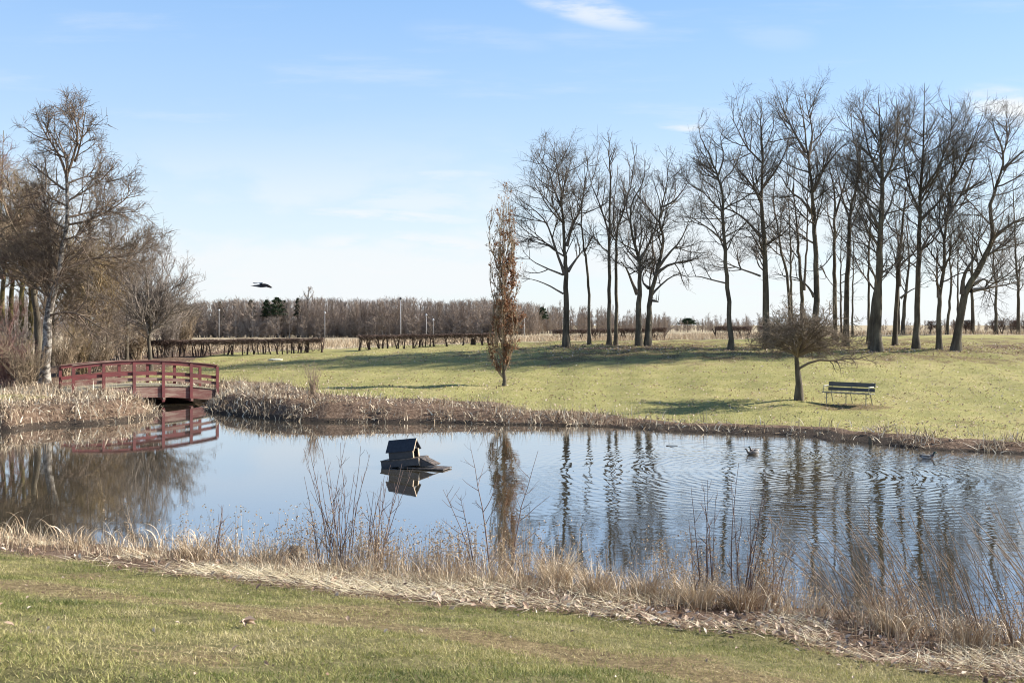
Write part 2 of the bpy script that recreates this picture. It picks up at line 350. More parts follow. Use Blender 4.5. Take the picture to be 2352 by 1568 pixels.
# water
WAKE = [(X(1860, 22.8), 22.8, .25, 9.5, .0013), (X(1727, 26.2), 26.2, .16, 5.0, .0007), (X(2130, 25.6), 25.6, .17, 4.5, .0007)]
m, t, b = new_mat('pond_water'); M['water'] = m
gp = geopos(t); sp_ = t.nodes.new('ShaderNodeSeparateXYZ'); L(t, gp, sp_.inputs[0])
side = math_n(t, 'ADD', sp_.outputs[0], math_n(t, 'MULTIPLY', math_n(t, 'SUBTRACT', noise(t, .16, 3, .5, gp), .5), 9))
mask = maprange(t, side, -1.5, 4.5, .035, .85)
near = maprange(t, sp_.outputs[1], 13, 19, .45, 1.0)
patch = maprange(t, noise(t, .45, 3, .5, gp, (.5, 1, 1)), .35, .65, .35, 1.15)
n1 = noise(t, 2.6, 3, .55, gp, (.75, 1.5, 1)); n2 = noise(t, 7.5, 2, .5, gp, (.7, 1.2, 1))
h = math_n(t, 'ADD', math_n(t, 'MULTIPLY', n1, .0085), math_n(t, 'MULTIPLY', n2, .0020))
h = math_n(t, 'MULTIPLY', math_n(t, 'MULTIPLY', math_n(t, 'MULTIPLY', h, mask), near), patch)
h = math_n(t, 'ADD', h, math_n(t, 'MULTIPLY', noise(t, 9, 2, .5, gp, (.5, 1.3, 1)), .00022))
for (cx, cy, lam, rmax, amp) in WAKE:
    dv = t.nodes.new('ShaderNodeVectorMath'); dv.operation = 'DISTANCE'; L(t, gp, dv.inputs[0]); dv.inputs[1].default_value = (cx, cy, 0)
    wob = math_n(t, 'ADD', dv.outputs['Value'], math_n(t, 'MULTIPLY', noise(t, .9, 3, .6, gp), .6))
    sn = math_n(t, 'SINE', math_n(t, 'MULTIPLY', wob, 2 * math.pi / lam))
    fall = maprange(t, dv.outputs['Value'], rmax * .25, rmax, 1.0, 0.0)
    h = math_n(t, 'ADD', h, math_n(t, 'MULTIPLY', math_n(t, 'MULTIPLY', sn, fall), amp))
b.inputs['Base Color'].default_value = (.060, .050, .032, 1); b.inputs['Roughness'].default_value = .015; b.inputs['IOR'].default_value = 2.8
b.inputs['Specular IOR Level'].default_value = .5
bn = bump(t, b, h, 1.0, 1.0)
b.inputs['Specular IOR Level'].default_value = 0.0
gl = t.nodes.new('ShaderNodeBsdfGlossy'); gl.inputs['Roughness'].default_value = .02; gl.inputs['Color'].default_value = (.97, .98, 1, 1); L(t, bn.outputs[0], gl.inputs['Normal'])
fr = t.nodes.new('ShaderNodeFresnel'); fr.inputs['IOR'].default_value = 1.333; L(t, bn.outputs[0], fr.inputs['Normal'])
mx = t.nodes.new('ShaderNodeMixShader'); L(t, math_n(t, 'ADD', math_n(t, 'MULTIPLY', fr.outputs[0], .6), .46, True), mx.inputs[0]); L(t, b.outputs[0], mx.inputs[1]); L(t, gl.outputs[0], mx.inputs[2]); L(t, mx.outputs[0], t.nodes['Material Output'].inputs[0])

# ------------------------------------------------------------------ terrain
wd = lambda u, v, z=0.0: ((u - 1176) / FOC * ((HC - z) * FOC / (v - HOR)), (HC - z) * FOC / (v - HOR))
far_shore = [wd(*p) for p in ((0, 988), (120, 978), (230, 973), (320, 962), (362, 950), (340, 941))] + [(-17.3, 42.6), (-16.7, 43.1), (-15.8, 43.4), (-14.6, 43.9), (-13.5, 43.8)] + \
            [wd(*p) for p in ((474, 931), (480, 945), (560, 956), (680, 966), (800, 969), (900, 970), (1010, 971), (1130, 974), (1300, 977), (1420, 982), (1500, 988), (1600, 993), (1720, 997), (1850, 1003), (1905, 1013), (2000, 1020), (2110, 1031), (2230, 1037), (2352, 1044))]
near_shore = [wd(*p) for p in ((2352, 1478), (2230, 1462), (2100, 1432), (1950, 1408), (1800, 1392), (1650, 1378), (1500, 1356), (1380, 1345), (1240, 1336), (1100, 1328), (960, 1312), (800, 1302), (650, 1290), (500, 1272), (300, 1256), (120, 1240), (0, 1228))]
outline = far_shore + [(19, 23), (23, 18), (20, 12), (12, 9.6)] + near_shore + [(-13, 17.0), (-22, 18.5), (-29, 23), (-28, 30), (-22, 32.5)]
n_o = len(outline); cl_ = outline[-1:] + outline + outline[:2]
PO = []
for i in range(n_o):
    PO.append(spline(cl_[i:i + 4], 25)[8:16][:8])
PO = np.concatenate(PO)[:, :2]
rg = np.random.default_rng(3); jit = rg.normal(0, .07, (len(PO), 2)); jit = (jit + np.roll(jit, 1, 0)) ; PO = PO + jit
def shore(x, y):
    """signed distance to the pond edge, + on land"""
    x = np.atleast_1d(np.asarray(x, float)); y = np.atleast_1d(np.asarray(y, float)); P = np.stack([x.ravel(), y.ravel()], 1)
    A = PO; B = np.roll(PO, -1, 0); best = np.full(len(P), 1e9); ins = np.zeros(len(P), bool)
    for a, b_ in zip(A, B):
        ab = b_ - a; w = P - a; tt = np.clip((w @ ab) / (ab @ ab + 1e-12), 0, 1); d = w - tt[:, None] * ab; best = np.minimum(best, (d * d).sum(1))
        cr = ((a[1] > P[:, 1]) != (b_[1] > P[:, 1])); xi = a[0] + (P[:, 1] - a[1]) * ab[0] / (ab[1] if abs(ab[1]) > 1e-9 else 1e-9); ins ^= cr & (P[:, 0] < xi)
    s = np.sqrt(best); return np.where(ins, -s, s).reshape(x.shape)
ctrl = [(0, 900, 42), (150, 902, 40), (515, 897, 43.5), (700, 900, 39.5), (900, 905, 39.5), (1157, 925, 37.6), (1157, 885, 43.8), (1480, 952, 34.8), (1835, 920, 37.7), (1950, 931, 36.7), (2352, 1003, 28.2),
        (2100, 990, 29.5), (1300, 795, 59), (1400, 795, 59), (1480, 794, 59), (1680, 804, 57), (2014, 806, 56), (2200, 801, 57), (2450, 800, 57), (2352, 880, 43), (2100, 880, 43), (1500, 860, 47), (1157, 830, 53), (1900, 860, 45), (700, 850, 51),
        (300, 822, 66), (500, 816, 65), (740, 808, 64), (830, 804, 63), (1120, 791, 64), (550, 832, 58), (344, 850, 56), (100, 878, 48.5), (1270, 783, 80), (1530, 783, 80), (2130, 768, 75), (2352, 768, 75), (1680, 778, 78),
        (780, 792, 85), (780, 783, 110), (500, 776, 230), (900, 776, 230), (1500, 766, 200), (2352, 758, 200), (2000, 761, 150), (1700, 764, 150), (-200, 860, 60), (-300, 800, 110), (2700, 860, 50), (2700, 770, 110), (2600, 1000, 30), (1200, 772, 160)]
CX = np.array([[X(u, D), D, Z(v, D)] for u, v, D in ctrl] + [[-40, 25, .8], [-45, 45, 1.], [40, 20, .8], [-200, 300, 0], [200, 350, 1.5], [0, 350, .3], [-150, 150, 1], [150, 100, 2.5]])
def ker(d2): return np.sqrt(d2 + 9.0)
Kx = ker(((CX[:, None, :2] - CX[None, :, :2]) ** 2).sum(2)) + 0.0 * np.eye(len(CX)); KW = np.linalg.solve(np.block([[Kx - .15 * np.eye(len(CX)), np.ones((len(CX), 1))], [np.ones((1, len(CX))), np.zeros((1, 1))]]), np.append(CX[:, 2], 0))
def sm(x, a, b): q = np.clip((x - a) / (b - a), 0, 1); return q * q * (3 - 2 * q)
def terrain(x, y, s=None):
    x = np.atleast_1d(np.asarray(x, float)); y = np.atleast_1d(np.asarray(y, float)); sh = x.shape; x = x.ravel(); y = y.ravel()
    s = shore(x, y) if s is None else s.ravel()
    zf = np.full(len(x), KW[-1])
    for c, w in zip(CX, KW[:-1]): zf += w * ker((x - c[0]) ** 2 + (y - c[1]) ** 2)
    zf = np.clip(zf, .16, 3.05); r = np.hypot(x, y)
    zf = zf * (1 - sm(r, 260, 420)) + sm(r, 260, 420) * 0.0
    bank = .06 + .94 * sm(s, -.1, .95)
    zfar = zf * bank + .05 * np.sin(x * 1.7 + y) * np.sin(y * 1.3 - x * .6) * sm(s, .3, 2)
    zn = np.where(s < 3.4, .155 * s + .03, .557 + .205 * (s - 3.4)); zn = np.where(s > 8.0, 1.5 + .04 * (s - 8.0), zn); zn = np.minimum(zn, 1.9)
    zn = zn + .025 * np.sin(x * 1.9 + 1) * np.sin(y * 2.3) * sm(s, .5, 2)
    k = sm(y, 16, 24) ; z = zn * (1 - k) + zfar * k
    z = np.where(s < 0, np.maximum(-.7, s * .9), np.maximum(z, .02 + .2 * np.minimum(s, .3)))
    return z.reshape(sh)
def gz(x, y): return float(terrain(x, y)[0])
def axis(a, b, st, far, gr=1.09):
    mid_ = list(np.arange(a, b + 1e-6, st)); lo = []; hi = []; d = st; p = a
    while p > -far: d = d * gr; p -= d; lo.append(p)
    d = st; p = b
    while p < far: d = d * gr; p += d; hi.append(p)
    return np.array(lo[::-1] + mid_ + hi)
gx = axis(-26, 26, .2, 2500); gy = axis(3, 62, .2, 2500)
GX, GY = np.meshgrid(gx, gy, indexing='ij'); SS = shore(GX, GY); GZ = terrain(GX, GY, SS)
def uvcurve(pts, zf):      # ground lines given as survey points -> world x,y polyline
    return np.array([wd(u, v, zf) for u, v in pts])
def dist_poly(x, y, pl):
    best = np.full(x.shape, 1e9)
    for a, b_ in zip(pl[:-1], pl[1:]):
        ab = b_ - a; tt = np.clip(((x - a[0]) * ab[0] + (y - a[1]) * ab[1]) / (ab @ ab), 0, 1); best = np.minimum(best, np.hypot(x - a[0] - tt * ab[0], y - a[1] - tt * ab[1]))
    return best
near_path = np.array([wd(u, v, z) for u, v, z in ((-400, 1275, .95), (0, 1325, .85), (400, 1372, .85), (800, 1415, .9), (1200, 1450, .95), (1600, 1490, 1.0), (2000, 1535, 1.1), (2400, 1585, 1.15), (2900, 1660, 1.2))])
bench_c = np.array([X(1945, 36.7), 36.6])
shore_path = np.array([wd(u, v, .35) for u, v in ((1830, 935), (1950, 938), (2050, 944), (2200, 958), (2400, 985))])
ET = lambda x: np.interp(x, [-7, -4.7, -3, -.8, .5, 2.5, 4, 6], [1.85, 2.25, 2.6, 2.95, 2.6, 2.5, 2.35, 2.2])
def zones(x, y, s):
    near = 1 - sm(y, 16, 22)
    lit = near * (1 - sm(s - ET(x), -.4, .35)) + (1 - near) * np.clip((1 - sm(s, 1.6, 2.5)) , 0, 1)
    u_ = x / np.maximum(y, 1) * FOC + 1176
    # wide reed bank left of centre, bare lawn edge at the right
    wide = (1 - near) * (1 - sm(s, 3.0, 4.2)) * (1 - sm(x, -2, 2)); thin = (1 - near) * sm(x, 2.5, 5) * sm(s, .7, 1.3)
    lit = np.clip(np.maximum(lit, wide) - thin * 1.0, 0, 1)
    lit = np.maximum(lit, (1 - near) * np.exp(-((y - (57.6 + .02 * (x - 10))) / 2.0) ** 2) * sm(x, 1, 5) * .46)      # leaf strip under the tree row
    lit = np.maximum(lit, sm(-x, 17, 22) * sm(y, 33, 40) * (1 - sm(y, 70, 90)))
    hl = 66.5 + (x > 6) * 14.5
    field = sm(y, 66.5, 69.5) * (1 - sm(x, 1, 4)) + sm(y, 69, 75) * sm(x, 1, 4) * .9
    field = np.clip(field, 0, 1) * (1 - .3 * (sm(y, 120, 150)))
    path = near * (1 - sm(dist_poly(x, y, near_path), .12, .6)) * 1.0 + .62 * near * sm(np.sin(x * 1.3 + y * .7) * np.sin(y * 1.1 - x * .4), .3, 1)
    path = np.maximum(path, np.exp(-(((x - bench_c[0] + .2) / 1.7) ** 2 + ((y - bench_c[1] + .3) / .9) ** 2)) * 1.1)
    path = np.maximum(path, (1 - sm(dist_poly(x, y, shore_path), .1, .55)) * .48)
    path = np.maximum(path, (1 - near) * (sm(y, 47, 53) * (1 - sm(y, 66, 70))) * (.22 + .3 * sm(x, -8, 4)))
    mud_shade = (1 - sm(s, .0, .35))
    mud_shade = np.maximum(mud_shade, (1 - near) * sm(x, 3, 5) * (1 - sm(x, 10.5, 11.5)) * (1 - sm(s, .45, .75)))
    return lit, field, np.clip(path, 0, 1), mud_shade
zl, zfd, zp, zm = zones(GX.ravel(), GY.ravel(), SS.ravel())
ni, nj = GX.shape; idx = np.arange(ni * nj).reshape(ni, nj)
Qg = np.stack([idx[:-1, :-1], idx[1:, :-1], idx[1:, 1:], idx[:-1, 1:]], -1).reshape(-1, 4)
g = mk('ground', np.stack([GX.ravel(), GY.ravel(), GZ.ravel()], 1), Qg, M['ground'], smooth=True, attrs={'litter': zl, 'field': zfd, 'path': zp, 'mud_shade': zm, 'near': 1 - sm(GY.ravel(), 16, 22)}); tag(g, 'grass ground rising gently from the pond to the tree rows', kind='structure')
w = mk('water', [(-34, 7, 0), (28, 7, 0), (28, 50, 0), (-34, 50, 0)], np.array([[0, 1, 2, 3]]), M["water"]); tag(w, 'calm pond water with rings of ripples at the right', kind='structure')

# ------------------------------------------------------------------ blades, leaves
def strips(rng, base, h, az, lean, curl, w, m=5, kink=0.0):
    n = len(base); P = np.zeros((n, m, 3)); P[:, 0] = base; th = lean.copy()
    for i in range(1, m):
        st = h / (m - 1); P[:, i, 0] = P[:, i - 1, 0] + st * np.sin(th) * np.cos(az); P[:, i, 1] = P[:, i - 1, 1] + st * np.sin(th) * np.sin(az); P[:, i, 2] = P[:, i - 1, 2] + st * np.cos(th)
        th = th + curl / (m - 1) * (1.6 * i / m) ; az = az + rng.normal(0, kink, n)
    wa = rng.uniform(0, np.pi, n); wv = np.stack([np.cos(wa), np.sin(wa), rng.normal(0, .25, n)], 1)
    tp = (1 - np.linspace(0, 1, m) ** 2 * .9)[None, :, None] * (w[:, None, None] / 2) * wv[:, None]
    V = np.stack([P - tp, P + tp], 2).reshape(-1, 3); idx = np.arange(n * m * 2).reshape(n, m, 2)
    Q = np.stack([idx[:, :-1, 0], idx[:, :-1, 1], idx[:, 1:, 1], idx[:, 1:, 0]], -1).reshape(-1, 4)
    return V, Q, n, m
def blade_obj(name, rng, xy, h, lean, curl, w, mat, var, az=None, m=5, kink=.15, dz=0.0, parent=None, org=None):
    base = np.column_stack([xy, terrain(xy[:, 0], xy[:, 1]) + dz]); n = len(xy)
    if org is not None: base = base - np.asarray(org)
    if az is None: az = rng.uniform(0, 2 * np.pi, n)
    V, Q, n, m = strips(rng, base, h, az, lean, curl, w, m, kink)
    return V, Q, np.repeat(var, m * 2)
def leaves(rng, pts, size, tilt, fold=.25):
    n = len(pts); yaw = rng.uniform(0, 2 * np.pi, n); tx = rng.normal(0, tilt, n); ty = rng.normal(0, tilt, n)
    a = np.stack([np.cos(yaw), np.sin(yaw), np.sin(tx)], 1); a = norm(a); nn = norm(np.stack([np.sin(ty), np.sin(tx * .5), np.ones(n)], 1)); b_ = norm(np.cross(nn, a)); nn = np.cross(a, b_)
    prof = [(-.5, 0), (-.15, .26), (.2, .20), (.5, 0), (.2, -.22), (-.15, -.26)]; fo = [0.12, .9, .9, .2, 1, 1]
    V = np.stack([pts + size[:, None] * (a * p + b_ * q + nn * (abs(q) * fold * 2 + abs(p) * .18 * rng.uniform(-1, 2))) for (p, q), f_ in zip(prof, fo)], 1).reshape(-1, 3)
    i0 = (np.arange(n) * 6)[:, None]; Qa = i0 + np.array([[0, 3, 2, 1]]); Qb = i0 + np.array([[0, 5, 4, 3]])
    return V, np.concatenate([Qa, Qb]), 6
R1 = np.random.default_rng(11)
def sample(rng, n, x0, x1, y0, y1): return np.column_stack([rng.uniform(x0, x1, n), rng.uniform(y0, y1, n)])
def vis(xy, pad=1.5): return (np.abs(xy[:, 0]) < xy[:, 1] * .52 + pad)
NPN = np.random.default_rng(5).normal(0, 1, (40, 4))
def lowf(x, y, k=1.0, seed=0):      # smooth pseudo noise 0..1
    r = np.random.default_rng(100 + seed); v = 0
    for i in range(7):
        a, b_, c, d = r.uniform(-1, 1, 4); v = v + np.sin((a * x + b_ * y) * k * (1.2 + i * .6) + c * 6) * (1 / (1 + .35 * i))
    return np.clip(.5 + v / 5.5, 0, 1)
# near lawn blades
xy = sample(R1, 720000, -8, 8, 4.3, 14.5); xy = xy[vis(xy, .5)]; s = shore(xy[:, 0], xy[:, 1]); lt, fd, pt, md = zones(xy[:, 0], xy[:, 1], s)
dens = np.clip(1.15 - xy[:, 1] * .045, .3, 1) * np.clip(1.05 - pt * .72, .2, 1)
dens = dens * (.30 + .85 * sm(lowf(xy[:, 0], xy[:, 1], 7.5, 14), .30, .58))
keep = (s > ET(xy[:, 0]) - .2 + R1.normal(0, .28, len(xy))) & (R1.random(len(xy)) < dens) & (lt < .85); xy = xy[keep]; pt = pt[keep]; n = len(xy)
lf = lowf(xy[:, 0], xy[:, 1], 1.0, 1); lf2 = lowf(xy[:, 0], xy[:, 1], 3.2, 2)
lf3 = lowf(xy[:, 0], xy[:, 1], 8., 5); var = np.clip(.27 + .62 * (.5 - lf) + .07 + .45 * (lf2 - .5) + .55 * (lf3 - .5) + .12 + .36 * pt + R1.normal(0, .24, n), 0, 1)
V, Q, va = blade_obj('g', R1, xy, R1.uniform(.02, .052, n) * (1 - .35 * pt) * (.75 + .5 * lf2), R1.uniform(.25, 1.5, n), R1.uniform(-.4, 1.8, n), R1.uniform(.0024, .0062, n), None, var, m=3)
tag(mk('grass', V, Q, M['grass'], var=va), 'short patchy green and straw coloured lawn grass in the foreground', kind='stuff')
# far lawn tufts (dry grass ends that break up the lawn)
xy = sample(R1, 120000, -24, 26, 27, 62); xy = xy[vis(xy, 3)]; s = shore(xy[:, 0], xy[:, 1]); lt, fd, pt, md = zones(xy[:, 0], xy[:, 1], s); xy = xy[(s > .9) & (lt < .6)]; n = len(xy)
V, Q, va = blade_obj('g', R1, xy, R1.uniform(.03, .09, n), R1.uniform(.2, 1.2, n), R1.uniform(.2, 1.2, n), R1.uniform(.008, .02, n), None, np.clip(R1.normal(.55, .22, n), 0, 1), m=3)
tag(mk('lawn_grass', V, Q, M['grass'], var=va), 'mown lawn grass on the slope beyond the pond', kind='stuff')
# scattered fallen leaves on the far lawn
xy = sample(R1, 24000, -26, 28, 27, 60); xy = xy[vis(xy, 3)]; s = shore(xy[:, 0], xy[:, 1]); xy = xy[s > .8]
xy = xy[R1.random(len(xy)) < .25 + .75 * lowf(xy[:, 0], xy[:, 1], .5, 9)]; n = len(xy)
V, Q, k = leaves(R1, np.column_stack([xy, terrain(xy[:, 0], xy[:, 1]) + .03]), R1.uniform(.05, .13, n), .5)
tag(mk('fallen_leaves', V, Q, M['litter'], var=np.repeat(R1.random(n) ** .7, k)), 'pale fallen leaves scattered over the lawn beyond the pond', kind='stuff')
# leaf strip under tree rows
xy = sample(R1, 30000, -3, 30, 51, 64); xy = xy[R1.random(len(xy)) < np.exp(-((xy[:, 1] - 57.6) / 2.6) ** 2) * sm(xy[:, 0], -2, 5) * lowf(xy[:, 0], xy[:, 1], .9, 61) * 1.1]; n = len(xy)
V, Q, k = leaves(R1, np.column_stack([xy, terrain(xy[:, 0], xy[:, 1]) + .04]), R1.uniform(.07, .15, n), .6)
tag(mk('leaf_litter', V, Q, M['litter'], var=np.repeat(R1.uniform(.1, 1, n), k)), 'brown leaf litter lying in a strip under the tree row', kind='stuff')
# near bank leaf litter
xy = sample(R1, 60000, -9, 8, 7.0, 15.8); xy = xy[vis(xy, .5)]; s = shore(xy[:, 0], xy[:, 1])
rt = sm(xy[:, 0], -5, 3); pr = (s > .3) * (1 - sm(s - ET(xy[:, 0]), -.25, .45)) * (.25 + .75 * rt) * (.25 + .75 * lowf(xy[:, 0], xy[:, 1], 2.2, 4)) * (.45 + .55 * sm(s, 1.0, 2.6))
xy = xy[R1.random(len(xy)) < pr * .62]; n = len(xy)
V, Q, k = leaves(R1, np.column_stack([xy, terrain(xy[:, 0], xy[:, 1]) + R1.uniform(.01, .07, n)]), R1.uniform(.04, .105, n), .7, .35)
tag(mk('bank_leaf_litter', V, Q, M['litter'], var=np.repeat(R1.random(n), k)), 'curled brown and pale oak leaves on the near bank', kind='stuff')
xy = sample(R1, 260, -6, 6, 4.6, 13); s = shore(xy[:, 0], xy[:, 1]); xy = xy[(s > ET(xy[:, 0]) + .2)]; n = len(xy)
V, Q, k = leaves(R1, np.column_stack([xy, terrain(xy[:, 0], xy[:, 1]) + .035]), R1.uniform(.015, .045, n), .7, .5)
tag(mk('lawn_leaves', V, Q, M['litter'], var=np.repeat(R1.uniform(.3, 1, n), k)), 'small dry leaves lying loose on the near lawn', kind='stuff')
# near bank: matted straw, bent reeds, upright dry grass
mb = MB()
def band(n, s0, s1, x0=-10, x1=8, cl=None, seed=0, th=.5):
    xy = sample(R1, n, x0, x1, 6.5, 17); xy = xy[vis(xy, .6)]; s = shore(xy[:, 0], xy[:, 1]); ok = (s > s0) & (s < np.minimum(s1, ET(xy[:, 0]) + R1.normal(0, .15, len(xy))))
    if cl is not None: ok &= R1.random(len(xy)) < sm(lowf(xy[:, 0], xy[:, 1], cl, seed), th - .18, th + .18)
    return xy[ok], s[ok]
xy, s = band(150000, .6, 3.7, cl=1.4, seed=21, th=.42); n = len(xy)        # lying straw
azm = R1.normal(-2.3, .55, n) + (R1.random(n) < .25) * R1.uniform(0, 6, n)
V, Q, va = blade_obj('s', R1, xy, R1.uniform(.10, .32, n), R1.uniform(.95, 1.5, n), R1.uniform(-.1, .5, n), R1.uniform(.0025, .006, n), None, np.clip(R1.normal(.62, .24, n), 0, 1), az=azm, m=4, dz=.05)
tag(mk('matted_dry_grass', V, Q, M['straw'], var=va), 'pale matted dry grass lying flat along the near bank', kind='stuff')
xy, s = band(52000, -.15, 2.1, cl=2.2, seed=5, th=.55); n = len(xy)         # bent over sedge
hh = R1.uniform(.18, .48, n) * (1 - .35 * sm(s, 1.0, 2.4)) * (.7 + .3 * sm(xy[:, 0], -6, -2))
V, Q, va = blade_obj('s', R1, xy, hh, R1.uniform(.05, .6, n), R1.uniform(.5, 3.2, n), R1.uniform(.004, .010, n), None, np.clip(R1.normal(.5, .26, n), 0, 1), m=7, kink=.2)
mb.add(V, Q, var=va)
xy, s = band(34000, -.1, 1.5, cl=2.0, seed=8, th=.60); n = len(xy)         # upright thin dry stalks
hh = R1.uniform(.2, .8, n) ** 1.3 * (.55 + .45 * sm(xy[:, 0], -5, -1))
V, Q, va = blade_obj('s', R1, xy, hh, R1.uniform(.0, .28, n), R1.uniform(-.1, .5, n), R1.uniform(.002, .0045, n), None, np.clip(R1.normal(.38, .25, n), 0, 1), m=5)
mb.add(V, Q, var=va)
xy, s = band(26000, -.12, 1.1, cl=2.6, seed=41, th=.56); n = len(xy)
V, Q, va = blade_obj('s', R1, xy, R1.uniform(.25, .6, n), R1.uniform(.0, .4, n), R1.uniform(1.6, 4.2, n), R1.uniform(.008, .017, n), None, np.clip(R1.normal(.68, .24, n), 0, 1), m=9, kink=.1)
mb.add(V, Q, var=va)
xy = sample(R1, 40000, -6, 7, 8, 16); s = shore(xy[:, 0], xy[:, 1]); x_ = xy[:, 0]
pr = np.exp(-((x_ + 1.5) / 1.7) ** 2) + .7 * np.exp(-((x_ - 2.75) / .75) ** 2) + .32 * sm(x_, 3.2, 4.2) + .25 * np.exp(-((x_ + 4.6) / 1.) ** 2)
ok = (s > -.12) & (s < .75) & (R1.random(len(xy)) < pr * sm(lowf(x_, xy[:, 1], 3.2, 77), .35, .6)); xy = xy[ok]; n = len(xy)
V, Q, va = blade_obj('s', R1, xy, R1.uniform(.3, .9, n) * (.7 + .4 * lowf(xy[:, 0], xy[:, 1], 3, 8)), R1.uniform(.0, .3, n), R1.uniform(-.1, .7, n), R1.uniform(.003, .007, n), None, np.clip(R1.normal(.34, .2, n), 0, 1), m=6, kink=.3)
mb.add(V, Q, var=va)
n2_ = n * 9; kx = R1.integers(0, n, n2_); bs = V.reshape(n, 6, 2, 3)[kx, R1.integers(2, 6, n2_), 0] + R1.normal(0, .012, (n2_, 3))      # seed heads and dead leaves on the stalks
V2, Q2, k2 = leaves(R1, bs, R1.uniform(.012, .035, n2_), 1.4, .5); mb.add(V2, Q2, var=np.repeat(np.clip(R1.normal(.38, .22, n2_), 0, 1), k2))
tag(mb.build('dry_reeds', M['reed'], var=True), 'bent and upright dry reeds lining the near water edge', kind='stuff')
# far bank reeds
mb = MB()
xy = sample(R1, 210000, -24, 20, 23, 48); xy = xy[vis(xy, 2.5)]; s = shore(xy[:, 0], xy[:, 1]); x_ = xy[:, 0]
wdt = 4.0 - 2.3 * sm(x_, -4, 3); wdt = np.where(x_ > 10.5, 2.0, wdt); den = np.where((x_ > 3.2) & (x_ < 10.3), .32, 1.0) * (1 - sm(s, wdt * .75, wdt))
cn = lowf(x_, xy[:, 1], 1.5, 31); den = den * (.18 + 1.05 * sm(cn, .34, .56))
left = (x_ < -12.5) & (s < 5.5); den = np.where(left, np.maximum(den, .5 * (1 - sm(s, 4.5, 5.5))), den)
brd = (np.hypot(x_ + 15.0, xy[:, 1] - 42.6) < 2.2) | (np.hypot(x_ + 13.6, xy[:, 1] - 42.9) < 1.3); den = np.where(brd, 0, den)
ok = (s > -.12) & (R1.random(len(xy)) < den * .55); xy = xy[ok]; s = s[ok]; n = len(xy)
V, Q, va = blade_obj('s', R1, xy, R1.uniform(.10, .42, n) * (.5 + .75 * lowf(xy[:, 0], xy[:, 1], 3.5, 51)), R1.uniform(.1, 1.5, n), R1.uniform(.3, 3.4, n), R1.uniform(.006, .019, n) ** 1.0 * 2, None, np.clip(R1.normal(.58, .30, n) + .6 * (lowf(xy[:, 0], xy[:, 1], 4.5, 52) - .5), 0, 1), m=5, dz=.02)  # clump field in the tone paints shaded gaps among the reeds
mb.add(V, Q, var=va)
kx = R1.choice(n, n // 4, False); xy = xy[kx] + R1.normal(0, .2, (len(kx), 2)); ok = shore(xy[:, 0], xy[:, 1]) > .0; xy = xy[ok]; n = len(xy)
V, Q, va = blade_obj('s', R1, xy, R1.uniform(.2, .6, n), R1.uniform(.0, .35, n), R1.uniform(-.2, .8, n), R1.uniform(.006, .012, n), None, np.clip(R1.normal(.6, .25, n), 0, 1), m=4)
mb.add(V, Q, var=va)
tag(mb.build('far_bank_reeds', M['reed_far'], var=True), 'collapsed brown and buff reeds covering the far bank', kind='stuff')
# rough field grass beyond the hedges
xy = np.concatenate([sample(R1, 26000, -40, 10, 67.5, 110), sample(R1, 26000, 2, 45, 66, 110)]); xy = xy[vis(xy, 3)]; n = len(xy); lt, fd, pt, md = zones(xy[:, 0], xy[:, 1], np.full(n, 20.)); xy = xy[fd > .5]; n = len(xy)
V, Q, va = blade_obj('s', R1, xy, R1.uniform(.15, .5, n), R1.uniform(.0, .6, n), R1.uniform(.0, 1.0, n), R1.uniform(.02, .04, n), None, np.clip(R1.normal(.55, .25, n), 0, 1), m=3)
tag(mk('field_grass', V, Q, M['reed'], var=va), 'rough straw coloured grass in the field beyond the hedges', kind='stuff')

# ------------------------------------------------------------------ tree rows on the slope
def z4(x, y): return 1117.2 + x / 2.6667, 235.2 + y / 2.6667
def z5(x, y): return 1587.6 + x / 2.3194, 147.0 + y / 2.3194
def disp(x, y): return x, y
def mkstems(D, base, spec_stems, conv, seed, spread=1.0):
    """survey polylines -> world polylines standing at depth D; side limbs get depth of their own"""
    r = np.random.default_rng(seed); out = []
    for i, (pts, r0, r1, bare) in enumerate(spec_stems):
        uv = [conv(*p) for p in pts]; m = len(uv)
        amp = 0 if i == 0 else r.choice([-1, 1]) * r.uniform(.3, 1.5) * spread
        P = [(X(u, D), D + amp * (j / max(1, m - 1)) , Z(v, D)) for j, (u, v) in enumerate(uv)]
        if i == 0: P[0] = (P[0][0], P[0][1], base[2] - .08)
        out.append((P, r0, r1, bare))
    return out
ROW = dict(l1=(1.9, 3.8), n1=2.4, a1=(34, 70), up1=.085, n2=2.8, f2=.5, a2=(22, 50), up2=.045, n3=4.0, f3=.54, n4=5.0, l4=(.18, .6), r4=.0052, r3=.008, wig=.09, maxn=11000, tip=.5, lower=.8)
GR = 'bare trees in the rows on the slope'
def row_tree(D, stems, conv, label, seed, spec=None, name='bare_tree'):
    u, v = conv(*stems[0][0][0]); x = X(u, D); b_ = (x, D, gz(x, D)); sp = dict(ROW); sp.update(spec or {}); 
    if seed in (110, 111, 112, 114, 115, 117, 120, 121, 124, 126, 140, 141, 142): sp.update(n1=1.6, n3=2.8, l1=(1.4, 3.0))
    if seed % 3 == 0: sp.update(n3=sp['n3'] * .85, wig=.12)
    st_ = [([(p[0], p[1], b_[2] + (p[2] - b_[2]) * (1 - .045 * min(1, max(0, (p[2] - b_[2]) / 8)))) for p in P_], r0, r1, br) for P_, r0, r1, br in mkstems(D, b_, stems, conv, seed)]
    return tree(name, label, 'tree', GR, b_, st_, sp, M['bark'], M['twig'], seed)
